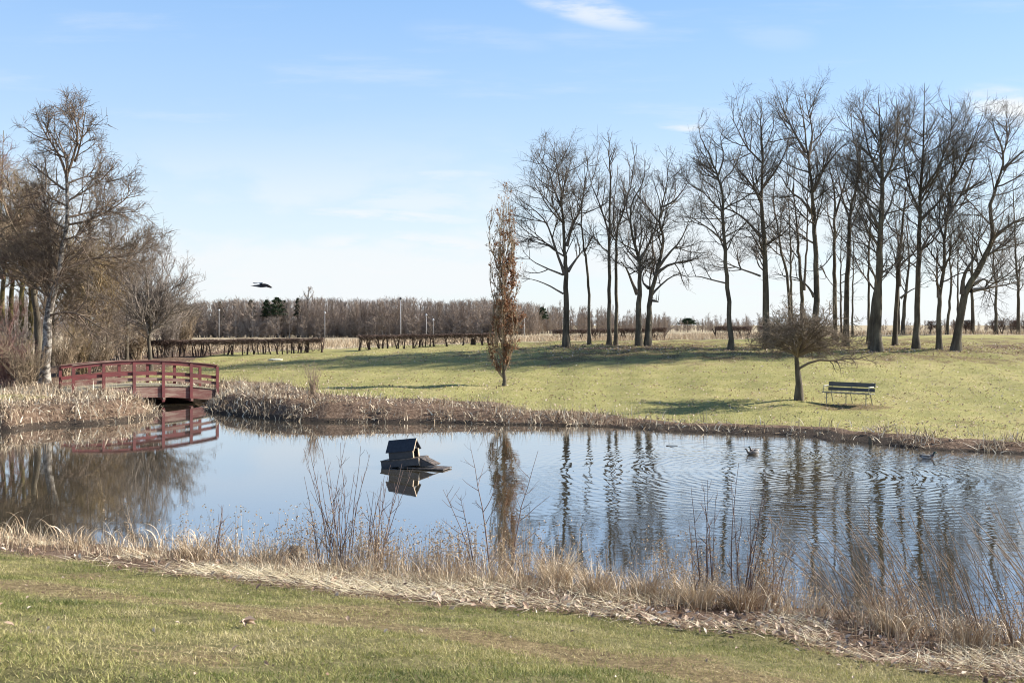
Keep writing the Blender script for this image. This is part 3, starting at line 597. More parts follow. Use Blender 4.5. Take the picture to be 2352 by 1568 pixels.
row_tree(59, [([(490, 1495), (487, 1200), (490, 1050), (480, 900), (470, 700), (455, 500), (430, 330), (405, 205)], .20, .012, .42),
    ([(482, 1045), (440, 930), (400, 800), (350, 680), (270, 610), (205, 560)], .09, .01, .2), ([(500, 1020), (560, 930), (610, 870), (680, 800)], .08, .01, .2),
    ([(492, 860), (530, 720), (580, 600), (600, 440), (590, 300)], .08, .01, .15), ([(470, 1165), (380, 1110), (290, 1072), (210, 1062)], .055, .01, .2),
    ([(470, 1045), (370, 1000), (280, 950), (215, 870)], .06, .01, .2), ([(455, 590), (415, 480), (385, 360), (330, 260), (315, 210)], .06, .008, .1), ([(455, 560), (480, 440), (500, 300), (490, 215)], .06, .008, .1), ([(470, 700), (400, 600), (280, 480), (150, 500)], .05, .008, .2)],
    z4, 'wide crowned bare tree with a low left branch, next right of the columnar leafy tree', 101)
row_tree(60, [([(630, 1490), (628, 1200), (615, 1000), (595, 850), (585, 700), (595, 520), (620, 350), (615, 240)], .10, .01, .38), ([(600, 900), (650, 800), (700, 760)], .05, .01, .2)],
    z4, 'thin bare tree bending left, between the wide crowned tree and a close pair', 102, dict(l1=(1.0, 2.0)))
row_tree(59.5, [([(752, 1490), (752, 1200), (752, 900), (755, 650), (760, 400), (750, 230), (752, 130)], .14, .01, .36), ([(755, 780), (700, 600), (640, 420), (610, 230)], .06, .008, .2), ([(750, 900), (700, 860), (640, 760), (600, 640)], .05, .008, .2)],
    z4, 'tall straight bare tree, left one of the close pair of trunks', 103, dict(l1=(1.2, 2.3), a1=(25, 50)))
row_tree(60.2, [([(793, 1485), (795, 1200), (796, 900), (798, 760), (840, 620), (880, 480), (905, 300), (882, 170)], .12, .01, .36), ([(796, 800), (780, 650), (800, 480), (820, 330)], .05, .008, .1), ([(798, 830), (750, 760), (700, 700)], .04, .008, .1)],
    z4, 'slender bare tree, right one of the close pair of trunks', 104, dict(l1=(1.1, 2.1), a1=(25, 50)))
row_tree(58.6, [([(935, 1490), (932, 1250), (938, 1160), (942, 1050), (938, 950), (900, 820), (885, 700), (895, 560), (960, 440), (975, 300)], .19, .01, .40),
    ([(925, 1165), (890, 1100), (855, 1020), (825, 985), (800, 960)], .10, .01, .35), ([(940, 945), (980, 880), (1020, 790), (1050, 700), (1055, 600)], .09, .01, .2),
    ([(935, 960), (880, 900), (840, 830), (800, 720)], .06, .01, .2), ([(885, 720), (860, 600), (880, 450), (885, 300)], .06, .008, .1)],
    z4, 'bare tree forking in a wide V low down, left of a right leaning trunk', 105)
row_tree(58.8, [([(985, 1475), (995, 1300), (1005, 1190), (1030, 1080), (1055, 980), (1085, 820), (1060, 700), (1085, 560), (1110, 400), (1100, 225)], .19, .01, .40),
    ([(1030, 1050), (1100, 990), (1190, 960), (1290, 940), (1370, 930)], .10, .01, .25), ([(1005, 1180), (1060, 1120), (1130, 1060), (1200, 1040), (1260, 1080)], .07, .01, .3),
    ([(995, 1130), (965, 1090), (975, 1030), (1010, 990)], .07, .01, .5), ([(1050, 1000), (1120, 900), (1180, 830), (1230, 720), (1280, 640)], .08, .01, .2), ([(1080, 600), (1150, 560), (1210, 480), (1250, 400)], .06, .008, .1), ([(1020, 1210), (1042, 1218)], .05, .04, .9)],
    z4, 'bare tree leaning right with long low limbs and a sawn stub', 106)
row_tree(59.6, [([(1004, 1465), (1003, 1250), (1000, 1100), (1020, 900), (1010, 700)], .08, .01, .5)], z4, 'thin bare trunk close behind the right leaning tree with a stub', 107, dict(l1=(.8, 1.6)))
row_tree(57, [([(210, 1522), (205, 1350), (190, 1150), (178, 950), (168, 780), (165, 650), (135, 540), (90, 420), (48, 330), (42, 210)], .16, .01, .32),
    ([(180, 930), (110, 870), (50, 830), (0, 800), (-60, 770)], .06, .008, .2), ([(190, 1160), (110, 1140), (40, 1120), (-20, 1120), (-80, 1090)], .05, .008, .2), ([(170, 760), (110, 700), (50, 640), (-20, 600), (-80, 540)], .06, .008, .15),
    ([(140, 560), (170, 450), (150, 350), (170, 290)], .06, .008, .1), ([(175, 900), (250, 850), (290, 780)], .05, .008, .1)],
    z5, 'bare tree standing apart, left of the round thorn tree, its top curving left', 108)
row_tree(58.5, [([(405, 1470), (398, 1250), (395, 1100), (390, 950), (378, 750), (375, 600), (380, 420), (370, 250), (375, 130)], .23, .012, .30),
    ([(375, 900), (300, 800), (230, 740), (150, 710), (60, 680)], .08, .01, .2), ([(370, 1120), (280, 1080), (200, 1040), (120, 1020)], .06, .01, .2), ([(375, 700), (310, 600), (230, 520), (190, 430)], .08, .01, .15), ([(378, 620), (450, 520), (500, 400), (520, 280)], .07, .01, .15), ([(376, 480), (300, 380), (250, 260), (225, 200)], .06, .01, .1),
    ([(385, 1000), (320, 900), (270, 850)], .06, .01, .1)], z5, 'stout straight bare tree rising right behind the left part of the round thorn tree', 109, dict(n1=2.8))
row_tree(70, [([(528, 1425), (515, 1150), (480, 980), (460, 850), (440, 700), (445, 560), (450, 480)], .12, .01, .35)], z5, 'slim bare tree in the back row curving left behind the round thorn tree', 110, dict(l1=(1.2, 2.4)))
row_tree(73, [([(538, 1420), (532, 1150), (528, 900), (520, 700), (540, 500)], .11, .01, .4)], z5, 'straight slim bare tree in the back row beside the left curving one', 111, dict(l1=(1.2, 2.2)))
row_tree(69, [([(590, 1430), (588, 1200), (572, 980), (560, 800), (545, 620), (560, 450)], .16, .01, .4), ([(600, 1200), (606, 1000), (604, 800), (600, 600), (610, 400)], .09, .01, .3)], z5, 'back row bare tree with two parallel stems behind the thorn tree', 112, dict(l1=(1.2, 2.4)))
row_tree(58, [([(668, 1465), (665, 1250), (665, 1050), (657, 850), (650, 700), (635, 540), (615, 400), (600, 250), (560, 100)], .21, .012, .28),
    ([(655, 1235), (625, 1190), (575, 1140), (500, 1122), (420, 1115)], .07, .01, .4), ([(640, 760), (590, 690), (520, 640), (470, 560), (400, 500)], .08, .01, .2), ([(650, 640), (700, 520), (760, 430), (820, 360)], .09, .01, .15), ([(690, 1060), (740, 1120), (755, 1130)], .04, .008, .1), ([(625, 450), (650, 300), (630, 180), (620, 70)], .07, .01, .1), ([(610, 420), (540, 300), (490, 200), (480, 140)], .07, .01, .1)],
    z5, 'tall bare tree right behind the thorn tree crown, with a drooping limb to the left', 113, dict(n1=2.8))
row_tree(62, [([(767, 1440), (765, 1200), (762, 1000), (763, 800), (765, 650), (740, 520), (730, 400)], .16, .01, .38), ([(764, 780), (800, 650), (830, 500), (840, 350)], .07, .01, .1), ([(762, 900), (740, 760), (745, 600)], .05, .01, .1)], z5, 'straight bare tree above the right part of the thorn tree, its top forked', 114)
row_tree(59.5, [([(820, 1465), (828, 1250), (838, 1050), (843, 850), (850, 740), (880, 620), (900, 480), (860, 320), (850, 150)], .19, .01, .34), ([(845, 790), (820, 700), (810, 600), (790, 460), (800, 300)], .07, .01, .1), ([(880, 600), (930, 500), (940, 400)], .06, .01, .1)], z5, 'bare tree leaning slightly right above the right edge of the thorn tree', 115, dict(n1=2.6))
row_tree(72, [([(860, 1425), (860, 1200), (865, 1000), (860, 850)], .08, .01, .45)], z5, 'very thin bare back row tree left of the thickest trunk', 116, dict(l1=(.8, 1.8)))
row_tree(60.5, [([(942, 1500), (945, 1250), (948, 1000), (950, 800), (945, 600), (930, 480)], .09, .01, .4)], z5, 'thin straight bare tree just left of the thickest trunk', 117, dict(l1=(1., 2.)))
row_tree(56, [([(990, 1535), (992, 1350), (998, 1150), (1005, 950), (1012, 750), (1018, 560), (1010, 400), (1005, 250), (1000, 90)], .30, .012, .27),
    ([(990, 1180), (960, 1120), (920, 1060), (890, 990)], .06, .01, .2), ([(1005, 850), (950, 720), (920, 600), (905, 450), (920, 300)], .08, .01, .15), ([(1010, 820), (1070, 720), (1110, 600), (1150, 480)], .08, .01, .15), ([(1015, 600), (1070, 480), (1090, 320), (1080, 130)], .08, .01, .1), ([(1012, 560), (970, 430), (955, 280), (950, 130)], .08, .01, .1), ([(1000, 1000), (940, 940), (880, 920), (840, 900)], .05, .01, .2), ([(1018, 1080), (1050, 1030), (1100, 1010)], .04, .01, .1)],
    z5, 'thickest bare tree of the rows, straight trunk with an upright fan of limbs', 118, dict(n1=3.2))
row_tree(57, [([(968, 1500), (975, 1350), (985, 1230), (1000, 1150)], .20, .14, .85)], z5, 'short leaning second trunk pressed against the thickest tree', 119, dict(n1=.3, flare=False))
row_tree(60, [([(1085, 1495), (1095, 1250), (1105, 1050), (1125, 850), (1135, 700), (1160, 540), (1190, 400)], .15, .01, .36), ([(1110, 1180), (1107, 980), (1080, 820), (1060, 640)], .07, .01, .2)], z5, 'bare tree leaning slightly right, first trunk right of the thickest one', 120)
row_tree(74, [([(1127, 1440), (1135, 1300), (1150, 1150), (1162, 1020), (1150, 860), (1160, 700)], .17, .01, .38), ([(1115, 1245), (1150, 1210), (1200, 1180), (1290, 1130)], .07, .01, .3)], z5, 'back row bare tree with a rising limb to the right, its foot flared', 121, dict(l1=(1.4, 2.8)))
row_tree(57.5, [([(1198, 1508), (1205, 1250), (1212, 1000), (1217, 800), (1225, 600), (1238, 400), (1240, 220), (1243, 35)], .20, .01, .30),
    ([(1215, 1000), (1270, 900), (1330, 850), (1420, 800)], .07, .01, .2), ([(1220, 760), (1170, 620), (1150, 480), (1160, 330), (1170, 200)], .07, .01, .15), ([(1228, 640), (1290, 540), (1330, 420), (1350, 280), (1320, 130)], .08, .01, .1), ([(1222, 800), (1310, 700), (1360, 600), (1430, 470), (1480, 330)], .08, .01, .15), ([(1210, 1080), (1140, 1030), (1080, 1010)], .04, .01, .2)],
    z5, 'tallest bare tree of the rows, its pointed top above all others', 122, dict(n1=3.0))
row_tree(57, [([(1322, 1518), (1320, 1350), (1325, 1220), (1345, 1080), (1352, 900), (1368, 740), (1385, 600), (1400, 420), (1390, 250)], .16, .01, .32),
    ([(1318, 1240), (1305, 1130), (1298, 1050), (1300, 950)], .07, .01, .3), ([(1365, 780), (1430, 680), (1490, 560), (1530, 420), (1550, 300)], .08, .01, .1), ([(1360, 820), (1330, 700), (1290, 600)], .06, .01, .1), ([(1385, 600), (1450, 450), (1480, 330), (1500, 230)], .06, .01, .1)],
    z5, 'bare tree forking at head height, between the tallest tree and a strongly leaning one', 123, dict(n1=2.8))
row_tree(73, [([(1362, 1438), (1375, 1300), (1385, 1150), (1378, 1000), (1385, 850), (1400, 700)], .12, .01, .38)], z5, 'thin bare back row tree left behind the strongly leaning trunk', 124, dict(l1=(1.3, 2.6)))
row_tree(56.5, [([(1410, 1518), (1425, 1400), (1450, 1260), (1475, 1180), (1530, 1080), (1580, 980), (1610, 880), (1592, 740), (1625, 620), (1660, 500), (1655, 400), (1620, 300), (1595, 180)], .26, .012, .36),
    ([(1445, 1220), (1445, 1120), (1470, 1060), (1500, 1000), (1495, 930), (1450, 870), (1420, 810)], .11, .01, .4), ([(1490, 1200), (1560, 1190), (1640, 1175), (1710, 1165), (1800, 1140)], .10, .02, .25), ([(1500, 1170), (1560, 1135), (1610, 1160), (1680, 1140), (1773, 1100)], .07, .01, .4),
    ([(1610, 900), (1680, 830), (1740, 790), (1800, 750)], .10, .01, .15), ([(1660, 520), (1720, 440), (1773, 380)], .07, .01, .1), ([(1655, 460), (1710, 300), (1712, 180)], .05, .01, .1), ([(1560, 1010), (1650, 975), (1760, 960)], .06, .01, .2)],
    z5, 'strongly right leaning bare tree with long horizontal limbs reaching the right frame edge', 125)
row_tree(76, [([(1500, 1432), (1497, 1250), (1495, 1100), (1500, 900), (1495, 720)], .16, .01, .42)], z5, 'straight back row bare tree between the leaning trunk and the hedge pillars', 126, dict(l1=(1.4, 2.8)))
row_tree(75, [([(1627, 1438), (1622, 1300), (1625, 1180), (1610, 1050), (1612, 900), (1605, 760)], .14, .01, .38), ([(1627, 1190), (1640, 1080), (1620, 960)], .05, .01, .2)], z5, 'second back row bare tree from the right frame edge, with a knotty trunk', 127, dict(l1=(1.4, 2.6)))
row_tree(75, [([(1742, 1438), (1743, 1300), (1742, 1190), (1732, 1050), (1725, 850), (1715, 650), (1720, 520)], .15, .01, .36), ([(1745, 1180), (1765, 1110), (1780, 1000)], .07, .01, .1)], z5, 'back row bare tree nearest the right frame edge, forked low', 128, dict(l1=(1.4, 2.6)))
for i, (px, py, D, tp, lab) in enumerate(((1425, 1425, 78, 700, 'thin distant bare tree behind the fork of the strongly leaning one'), (1108, 1440, 77, 620, 'distant thin bare tree hidden behind the trunk right of the thickest tree'), (800, 1420, 79, 700, 'distant thin bare tree behind the tree leaning slightly right'))):
    row_tree(D, [([(px, py), (px - 4, (py + tp) / 2), (px + 6, tp)], .10, .01, .35)], z5, lab, 140 + i, dict(l1=(1.3, 2.6)))

# ------------------------------------------------------------------ slim columnar tree with brown leaves
D = 43.8; bx = X(1157, D); b_ = (bx, D, gz(bx, D)); rr = np.random.default_rng(77)
stems = [([(1157, 888), (1158, 840), (1156, 760), (1160, 680), (1158, 600), (1162, 530), (1160, 462)], .085, .006, .10)]
for k in range(44):
    v0 = rr.uniform(590, 868); du = rr.uniform(-36, 36); stems.append(([(1157 + du * .05, v0), (1157 + du * .75, v0 - 26), (1158 + du * 1.0, v0 - 75), (1159 + du * rr.uniform(.35, .7), v0 - rr.uniform(110, 175))], .022, .006, .1))
root, lv = tree('columnar_tree', 'slim upright tree still holding brown leaves, standing alone on the lawn', 'tree', None, b_, mkstems(D, b_, stems, disp, 5, .45), dict(full=1, l1=(.35, .8), n1=5., a1=(14, 34), up1=.2, n2=3.5, f2=.5, n3=4, f3=.5, n4=2, l4=(.06, .16), shape='flat', r4=.004, r3=.006, wig=.1), M['bark'], M['twig_brown'], 201)
tips = np.concatenate([P.reshape(-1, 3) for P, R, k, l_ in lv if l_ in (2, 3)]); rel = (tips[:, 2] - b_[2]) / 8.2; pr = np.clip(.95 - rel * .75, .12, 1) * (1 + .6 * np.sign(tips[:, 0] - bx) * (rel < .7)) * (.2 + .8 * (lowf(tips[:, 0] * 3, tips[:, 2] * 2, 1.2, 3) > .42))
tips = tips[(rel > .06) & (rr.random(len(tips)) < pr * .9)]; tips = np.concatenate([tips, tips + rr.normal(0, .04, tips.shape)]); kx = rr.permutation(len(tips))[:15000]; tips = tips[kx]; n = len(tips)
V, Q, k = leaves(rr, tips - np.array(b_) + rr.normal(0, .03, (n, 3)), rr.uniform(.06, .12, n), 1.3, .4)
mk('leaves', V, Q, M['dry_leaf'], root, var=np.repeat(rr.random(n), k))

# ------------------------------------------------------------------ round thorn tree by the bench
D = 37.7; bx = X(1835, D); b_ = (bx, D, gz(bx, D)); rr = np.random.default_rng(78)
stems = [([(1835, 922), (1834, 880), (1832, 850), (1829, 822), (1838, 805), (1842, 780), (1850, 740), (1845, 700)], .14, .012, .48), ([(1836, 846), (1858, 832), (1885, 825), (1902, 828), (1925, 822), (1950, 823), (1985, 812)], .05, .012, .45)]
for k in range(64):
    a = rr.uniform(0, math.pi); cc = math.copysign(abs(math.cos(a)) ** .6, math.cos(a)); ex = 1846 + cc * (rr.uniform(75, 128) if k % 3 else rr.uniform(30, 90)); ey = 800 - math.sin(a) * rr.uniform(40, 108) + rr.uniform(-14, 14)
    stems.append(([(1831, 822 - rr.uniform(0, 12)), ((1831 * .6 + ex * .4), 822 * .5 + ey * .5 - 6), (ex, ey)], .04, .006, .42))
root, lv = tree('thorn_tree', 'small round dense thorn tree on a single dark trunk left of the bench', 'tree', None, b_, mkstems(D, b_, stems, disp, 6, 1.25), dict(full=1, l1=(.3, .8), n1=10, a1=(35, 75), up1=.0, n2=5.2, f2=.6, n3=5.5, f3=.5, n4=5, l4=(.06, .26), shape='flat', r4=.0055, r3=.007, wig=.2, maxn=26000, a2=(35, 75)), M['bark'], M['thorn'], 202)

# ------------------------------------------------------------------ grove at the left
def G(name, label, cat, grp, D, stems, spec, bark, twig, seed, spread=1.0, nt_=1):
    u, v = stems[0][0][0]; x = X(u, D); b_ = (x, D, gz(x, D)); kz = .075 if seed == 301 else 0.0
    st_ = [([(p[0], p[1], b_[2] + (p[2] - b_[2]) * (1 - kz * min(1, max(0, (p[2] - b_[2]) / 9)))) for p in P_], r0, r1, br) for P_, r0, r1, br in mkstems(D, b_, stems, disp, seed, spread)]
    return tree(name, label, cat, grp, b_, st_, spec, bark, twig, seed, nt_)
BIR = dict(l1=(1.2, 2.7), n1=3.8, a1=(35, 65), up1=.07, n2=4.4, f2=.52, a2=(22, 50), up2=.03, n3=5.0, f3=.55, n4=4.5, l4=(.15, .55), droop=.07, tip=.6, r4=.0068, r3=.008, wig=.15, maxn=16000)
GL = 'trees of the grove left of the bridge'
G('birch_tree', 'tall white barked birch beside the left end of the red bridge', 'tree', GL, 48, [
    ([(103, 880), (106, 830), (110, 780), (112, 727), (116, 690), (124, 665), (131, 635), (139, 612), (141, 560), (150, 515), (155, 465), (153, 400), (152, 360)], .17, .07, .33),
    ([(152, 362), (140, 315), (122, 280), (108, 245), (103, 220)], .07, .01, .05), ([(152, 365), (172, 325), (186, 285), (190, 240), (165, 212), (140, 205)], .07, .01, .05), ([(172, 330), (200, 290), (222, 250), (240, 232)], .05, .01, .05),
    ([(155, 470), (190, 455), (225, 435), (262, 412), (300, 400)], .06, .01, .1), ([(152, 490), (200, 478), (245, 450), (280, 420), (305, 385)], .06, .01, .15), ([(148, 400), (120, 375), (95, 350), (70, 325)], .06, .01, .1), ([(155, 385), (190, 365), (230, 358), (250, 380)], .04, .01, .1),
    ([(140, 610), (175, 590), (215, 572), (240, 540), (262, 500)], .06, .01, .15), ([(112, 720), (155, 712), (200, 718), (250, 745), (300, 770)], .06, .01, .15), ([(138, 615), (185, 580), (245, 570), (290, 545), (345, 508)], .06, .01, .2), ([(143, 545), (110, 520), (70, 500), (30, 480)], .05, .01, .1), ([(130, 640), (90, 620), (50, 590), (10, 570)], .05, .01, .1),
    ([(153, 430), (185, 405), (215, 380), (240, 350), (248, 320)], .05, .01, .1), ([(153, 440), (120, 420), (90, 400), (62, 370)], .05, .01, .1), ([(154, 370), (160, 320), (150, 270), (158, 225)], .05, .01, .05), ([(146, 530), (190, 520), (240, 500), (285, 465)], .05, .01, .1), ([(150, 500), (110, 470), (75, 440), (50, 420)], .05, .01, .1)],
    dict(BIR, l1=(1.2, 2.9), tip=.4), M['birch'], M['birch_twig'], 301, 1.6)
G('birch_tree', 'slimmer second birch stem close left of the tall white birch', 'tree', GL, 48.6, [
    ([(96, 878), (100, 800), (104, 740), (112, 680), (120, 620), (118, 560), (110, 500), (100, 440), (95, 380)], .11, .02, .3), ([(118, 600), (80, 560), (50, 500)], .05, .01, .1), ([(104, 760), (118, 735), (135, 690)], .03, .01, .1)], BIR, M['birch'], M['birch_twig'], 302, 1.4)
G('oak_tree', 'dark heavy limbed bare tree leaning left beside the birches', 'tree', GL, 50, [
    ([(90, 875), (88, 780), (84, 720), (75, 655), (60, 625), (45, 590), (20, 560), (-20, 520)], .19, .03, .35), ([(76, 660), (50, 640), (20, 632), (-20, 620)], .09, .01, .1), ([(60, 625), (62, 560), (40, 500), (30, 430), (20, 370)], .09, .01, .1), ([(70, 640), (30, 610), (-10, 600)], .07, .01, .1)],
    dict(BIR, droop=.05, n1=3.2), M['bark'], M['twig_brown'], 303, 1.5)
for i, (u, D, top, mt, tw, lab) in enumerate(((8, 60, 300, 'bark_moss', 'twig_red', 'mossy trunked bare tree with a reddish crown at the left frame edge'), (28, 61, 400, 'bark_moss', 'twig_brown', 'mossy yellow brown trunk, second from the left frame edge'),
        (52, 60, 430, 'bark_moss', 'twig_brown', 'mossy trunk directly left of a leaning mossy one'), (66, 62, 450, 'bark_moss', 'twig_gold', 'leaning mossy trunk nearest left of the birches'))):
    G('mossy_tree', lab, 'tree', GL, D, [([(u, 800), (u - 3 + 8 * (i == 3), 700), (u + 3, 600), (u - 6, 500), (u, top)], .2, .015, .3), ([(u, 640), (u - 30, 560), (u - 50, 470)], .09, .01, .1), ([(u, 600), (u + 30, 520), (u + 45, 430)], .08, .01, .1), ([(u - 3, 520), (u - 22, 420), (u - 20, top + 10)], .07, .01, .1)],
      dict(BIR, droop=.02, n1=3.), M[mt], M[tw], 310 + i, 1.6)
for i, (u, vb, D, top, sp_u, tw, lab) in enumerate(((205, 820, 58, 430, 55, 'twig_gold', 'golden brown twiggy tree behind the birch'), (165, 820, 60, 470, 55, 'twig_gold', 'dense golden tree immediately behind the birch trunk'), (245, 822, 60, 520, 50, 'twig_brown', 'brown twiggy tree behind the middle of the bridge, taller than its right neighbour'),
        (120, 815, 63, 440, 60, 'twig_brown', 'brown bare tree deep in the grove behind the birches'), (290, 818, 62, 545, 45, 'twig_grey', 'greyish bare tree behind the bridge, left of the spreading tree'))):
    G('grove_tree', lab, 'tree', GL, D, [([(u, vb), (u + 3, vb - 60), (u - 4, vb - 150), (u + 4, (vb + top) / 2 - 60), (u, top)], .12, .012, .12)] + [([(u, vb - 70 - 25 * j), (u + sgn * sp_u * .55, vb - 130 - 30 * j), (u + sgn * sp_u * (1.0 - .1 * j), vb - 210 - 32 * j)], .06, .01, .08) for j in range(4) for sgn in (-1, 1)],
      dict(BIR, droop=.03, n1=3.4, n2=4, l1=(1., 2.2)), M['bark'], M[tw], 330 + i, 1.5)
G('spreading_tree', 'small grey trunked tree with a wide fan of twigs behind the red bridge', 'tree', GL, 55, [
    ([(345, 850), (344, 810), (342, 775), (345, 740), (340, 690), (335, 630), (325, 590)], .13, .012, .28)] + [([(343, 775 - 8 * (j % 3)), (343 + (a_ * .45), 745 - c_ * .5), (343 + a_, 740 - c_)], .05, .008, .1) for j, (a_, c_) in enumerate(((-60, 150), (-20, 165), (10, 160), (65, 125), (95, 40), (-85, 130), (0, 100), (-95, 60), (-75, 100), (-40, 135), (30, 130), (60, 95), (85, 60), (100, 20), (-105, 10), (45, 60), (-50, 60)))],
    dict(full=1, l1=(.8, 2.0), n1=6.5, a1=(22, 48), up1=.06, n2=4, f2=.5, n3=4, f3=.5, n4=3.5, l4=(.1, .35), r4=.006, r3=.008, shape='flat', wig=.12), M['bark'], M['twig_grey'], 340, 1.5)
def shrub(name, label, cat, grp, x, y, h, wdt, nst, spec, mat, seed, lean=(0, 0), r0=.012, parent_name='twigs', fan=1.0, top_only=False):
    rr = np.random.default_rng(seed); z0 = gz(x, y); st = []
    for k in range(nst):
        a = rr.uniform(0, 6.28); q = wdt * math.sqrt(rr.random()) * .5 * fan; bxx = x + rr.normal(0, .07 * wdt + .015); byy = y + rr.normal(0, .07 * wdt + .015); hh = h * rr.uniform(.6, 1.05)
        ex, ey = bxx + q * math.cos(a) + lean[0] * hh, byy + q * math.sin(a) + lean[1] * hh; zb = gz(bxx, byy) - .03
        st.append(([(bxx, byy, zb), (bxx * .6 + ex * .4 + rr.normal(0, .02), byy * .6 + ey * .4, zb + hh * .5), (ex, ey, zb + hh)], r0 * rr.uniform(.7, 1.2), .0025 if h < 2.5 else .006, .15))
    b_ = np.array((x, y, z0)); lv = skeleton(rr, st, spec); root = empty(name, b_, label, cat, grp)
    mb = MB()
    for P, R, k, l_ in lv:
        if l_ == 0: V, Q = tubes(P - b_, R, k); mb.add(V, Q, var=rr.random())
    mb.build('stems', mat, root, smooth=True, var=True)
    if any(l_ > 0 for *_, l_ in lv): skel_mesh(lv, b_, (1, 2, 3, 4)).build(parent_name, mat, root, smooth=True, var=True)
    return root
BR = dict(full=1, l1=(.4, 1.1), n1=3.6, a1=(18, 50), up1=.08, n2=3.4, f2=.5, n3=3.6, f3=.5, n4=3, l4=(.1, .3), shape='flat', r4=.006, r3=.008, wig=.14, flare=False)
th = [(-25, 46.5, 2.6, 'brown', 'tall brown brushwood at the left frame edge in front of the mossy trunks'), (18, 46, 2.3, 'red', 'reddish brushwood clump left of the birches'), (60, 45.5, 2.0, 'brown', 'low brown brushwood at the foot of the birches'), (35, 50, 3.0, 'grey', 'grey brushwood behind the low brown clump left of the birches'),
      (150, 52, 2.6, 'brown', 'brown brushwood right of the birch trunk behind the bridge end'), (195, 54, 2.7, 'gold', 'golden brushwood behind the left half of the bridge'), (235, 56, 2.4, 'brown', 'brown bush behind the bridge, left of the greenish gap'), (275, 62, 2.6, 'grey', 'grey bush at the left end of the long hedge'), (315, 64, 2.8, 'brown', 'brown bush by the hedge behind the spreading tree'), (385, 66, 3.2, 'grey', 'grey shrub behind the hedge right of the spreading tree'), (-10, 52, 4.0, 'red', 'tall reddish shrub behind the brushwood at the left frame edge'), (420, 72, 3.4, 'brown', 'brown shrub beyond the hedge at the start of the far wood')]
for i, (u, D, h, c, lab) in enumerate(th):
    shrub('brushwood', lab, 'shrub', 'brushwood under the left grove', X(u, D), D, h, 2.6, 34, BR, M['twig_' + c], 400 + i, r0=.022)

# ------------------------------------------------------------------ hedges
def hedge(label, u0, v0, D0, u1, v1, D1, top0, top1, per_m, thick, seed, gaps=0.0, pillars=False):
    rr = np.random.default_rng(seed); A = np.array((X(u0, D0), D0)); B = np.array((X(u1, D1), D1)); ln = np.linalg.norm(B - A); c = (A + B) / 2
    org = np.array((c[0], c[1], gz(*c))); root = empty('hedge', org, label, 'hedge', 'clipped bare hedges beyond the lawn'); d = (B - A) / ln; nrm = np.array((-d[1], d[0]))
    ht = lambda q: (Z(top0, D0) * (1 - q) + Z(top1, D1) * q)
    n = int(ln * per_m); k = 0; pos = np.sort(rr.uniform(0, 1, n))
    for q in pos:
        p = A + (B - A) * q + nrm * rr.normal(0, .08); zb = gz(*p); zt = ht(q); H = zt - zb; st = []
        for j in range(rr.integers(1, 4)):
            e = p + d * rr.normal(0, .16) + nrm * rr.normal(0, .1); st.append(([(p[0] + rr.normal(0, .03), p[1], zb - .04), ((p[0] * .6 + e[0] * .4) + rr.normal(0, .04), p[1] * .6 + e[1] * .4, zb + H * .45), (e[0], e[1], zb + H * .85)], rr.uniform(.03, .07), .015, .4))
        mb = MB()
        for pts, r0, r1, _ in st:
            P = spline(pts, 7); mb.tube(P - org, np.linspace(r0, r1, 7), 6)
        mb.build('trunk', M['hedge'], root, smooth=True)
    # clipped crown of twigs
    nt_ = int(ln * 800 * (.6 if pillars else 1)); q = rr.random(nt_)
    if pillars: q = np.clip(pos[rr.integers(0, n, nt_)] + rr.normal(0, .18 / ln, nt_), 0, 1)
    P0 = A + (B - A) * q[:, None] + nrm * rr.normal(0, thick * .4, (nt_, 1)); zb = terrain(P0[:, 0], P0[:, 1]); H = ht(q) - zb
    low = rr.random(nt_) ** .5; z = zb + H * np.where(rr.random(nt_) < .8, low * .38 + .60, rr.uniform(.05, .95, nt_)) if not pillars else zb + H * rr.uniform(.35, .98, nt_)
    dirs = rr.normal(0, 1, (nt_, 3)) + np.array((0, 0, .9)); P = grow(rr, np.column_stack([P0, z]), dirs, rr.uniform(.10, .32, nt_), 4, .2)
    P[:, :, 2] = np.minimum(P[:, :, 2], (zb + H)[:, None] + rr.normal(0, .035, (nt_, 1)) + .03 * np.sin(q * ln * 2.3)[:, None])
    R = np.broadcast_to(np.array((.009, .008, .007, .005)), (nt_, 4)); V, Q = tubes(P - org, R, 3)
    mk('clipped_crown', V, Q, M['hedge'], root, var=np.repeat(rr.random(nt_), 12))
    return root
hedge('long clipped bare hedge behind the spreading tree, left of the gap to the field', 270, 822, 66, 742, 808, 64, 783, 777, 3.2, .35, 501)
hedge('clipped bare hedge between the gap and the slim leafy brown tree', 824, 804, 63, 1150, 790, 64, 771, 765, 3.4, .32, 502)
hedge('short clipped hedge behind the first five bare trees', 1270, 784, 80, 1530, 783, 80, 758, 753, 2.4, .4, 503)
hedge('short hedge stump behind the bare tree standing apart', 1642, 780, 78, 1725, 780, 78, 750, 750, 2.2, .45, 504)
hedge('short hedge hidden behind the left part of the thorn tree', 1745, 779, 77, 1850, 778, 77, 749, 747, 1.8, .4, 506)
hedge('open row of sparse hedge pillars behind the trees at the right', 2132, 768, 75.5, 2420, 768, 77, 737, 735, 1.6, .2, 505, pillars=True)

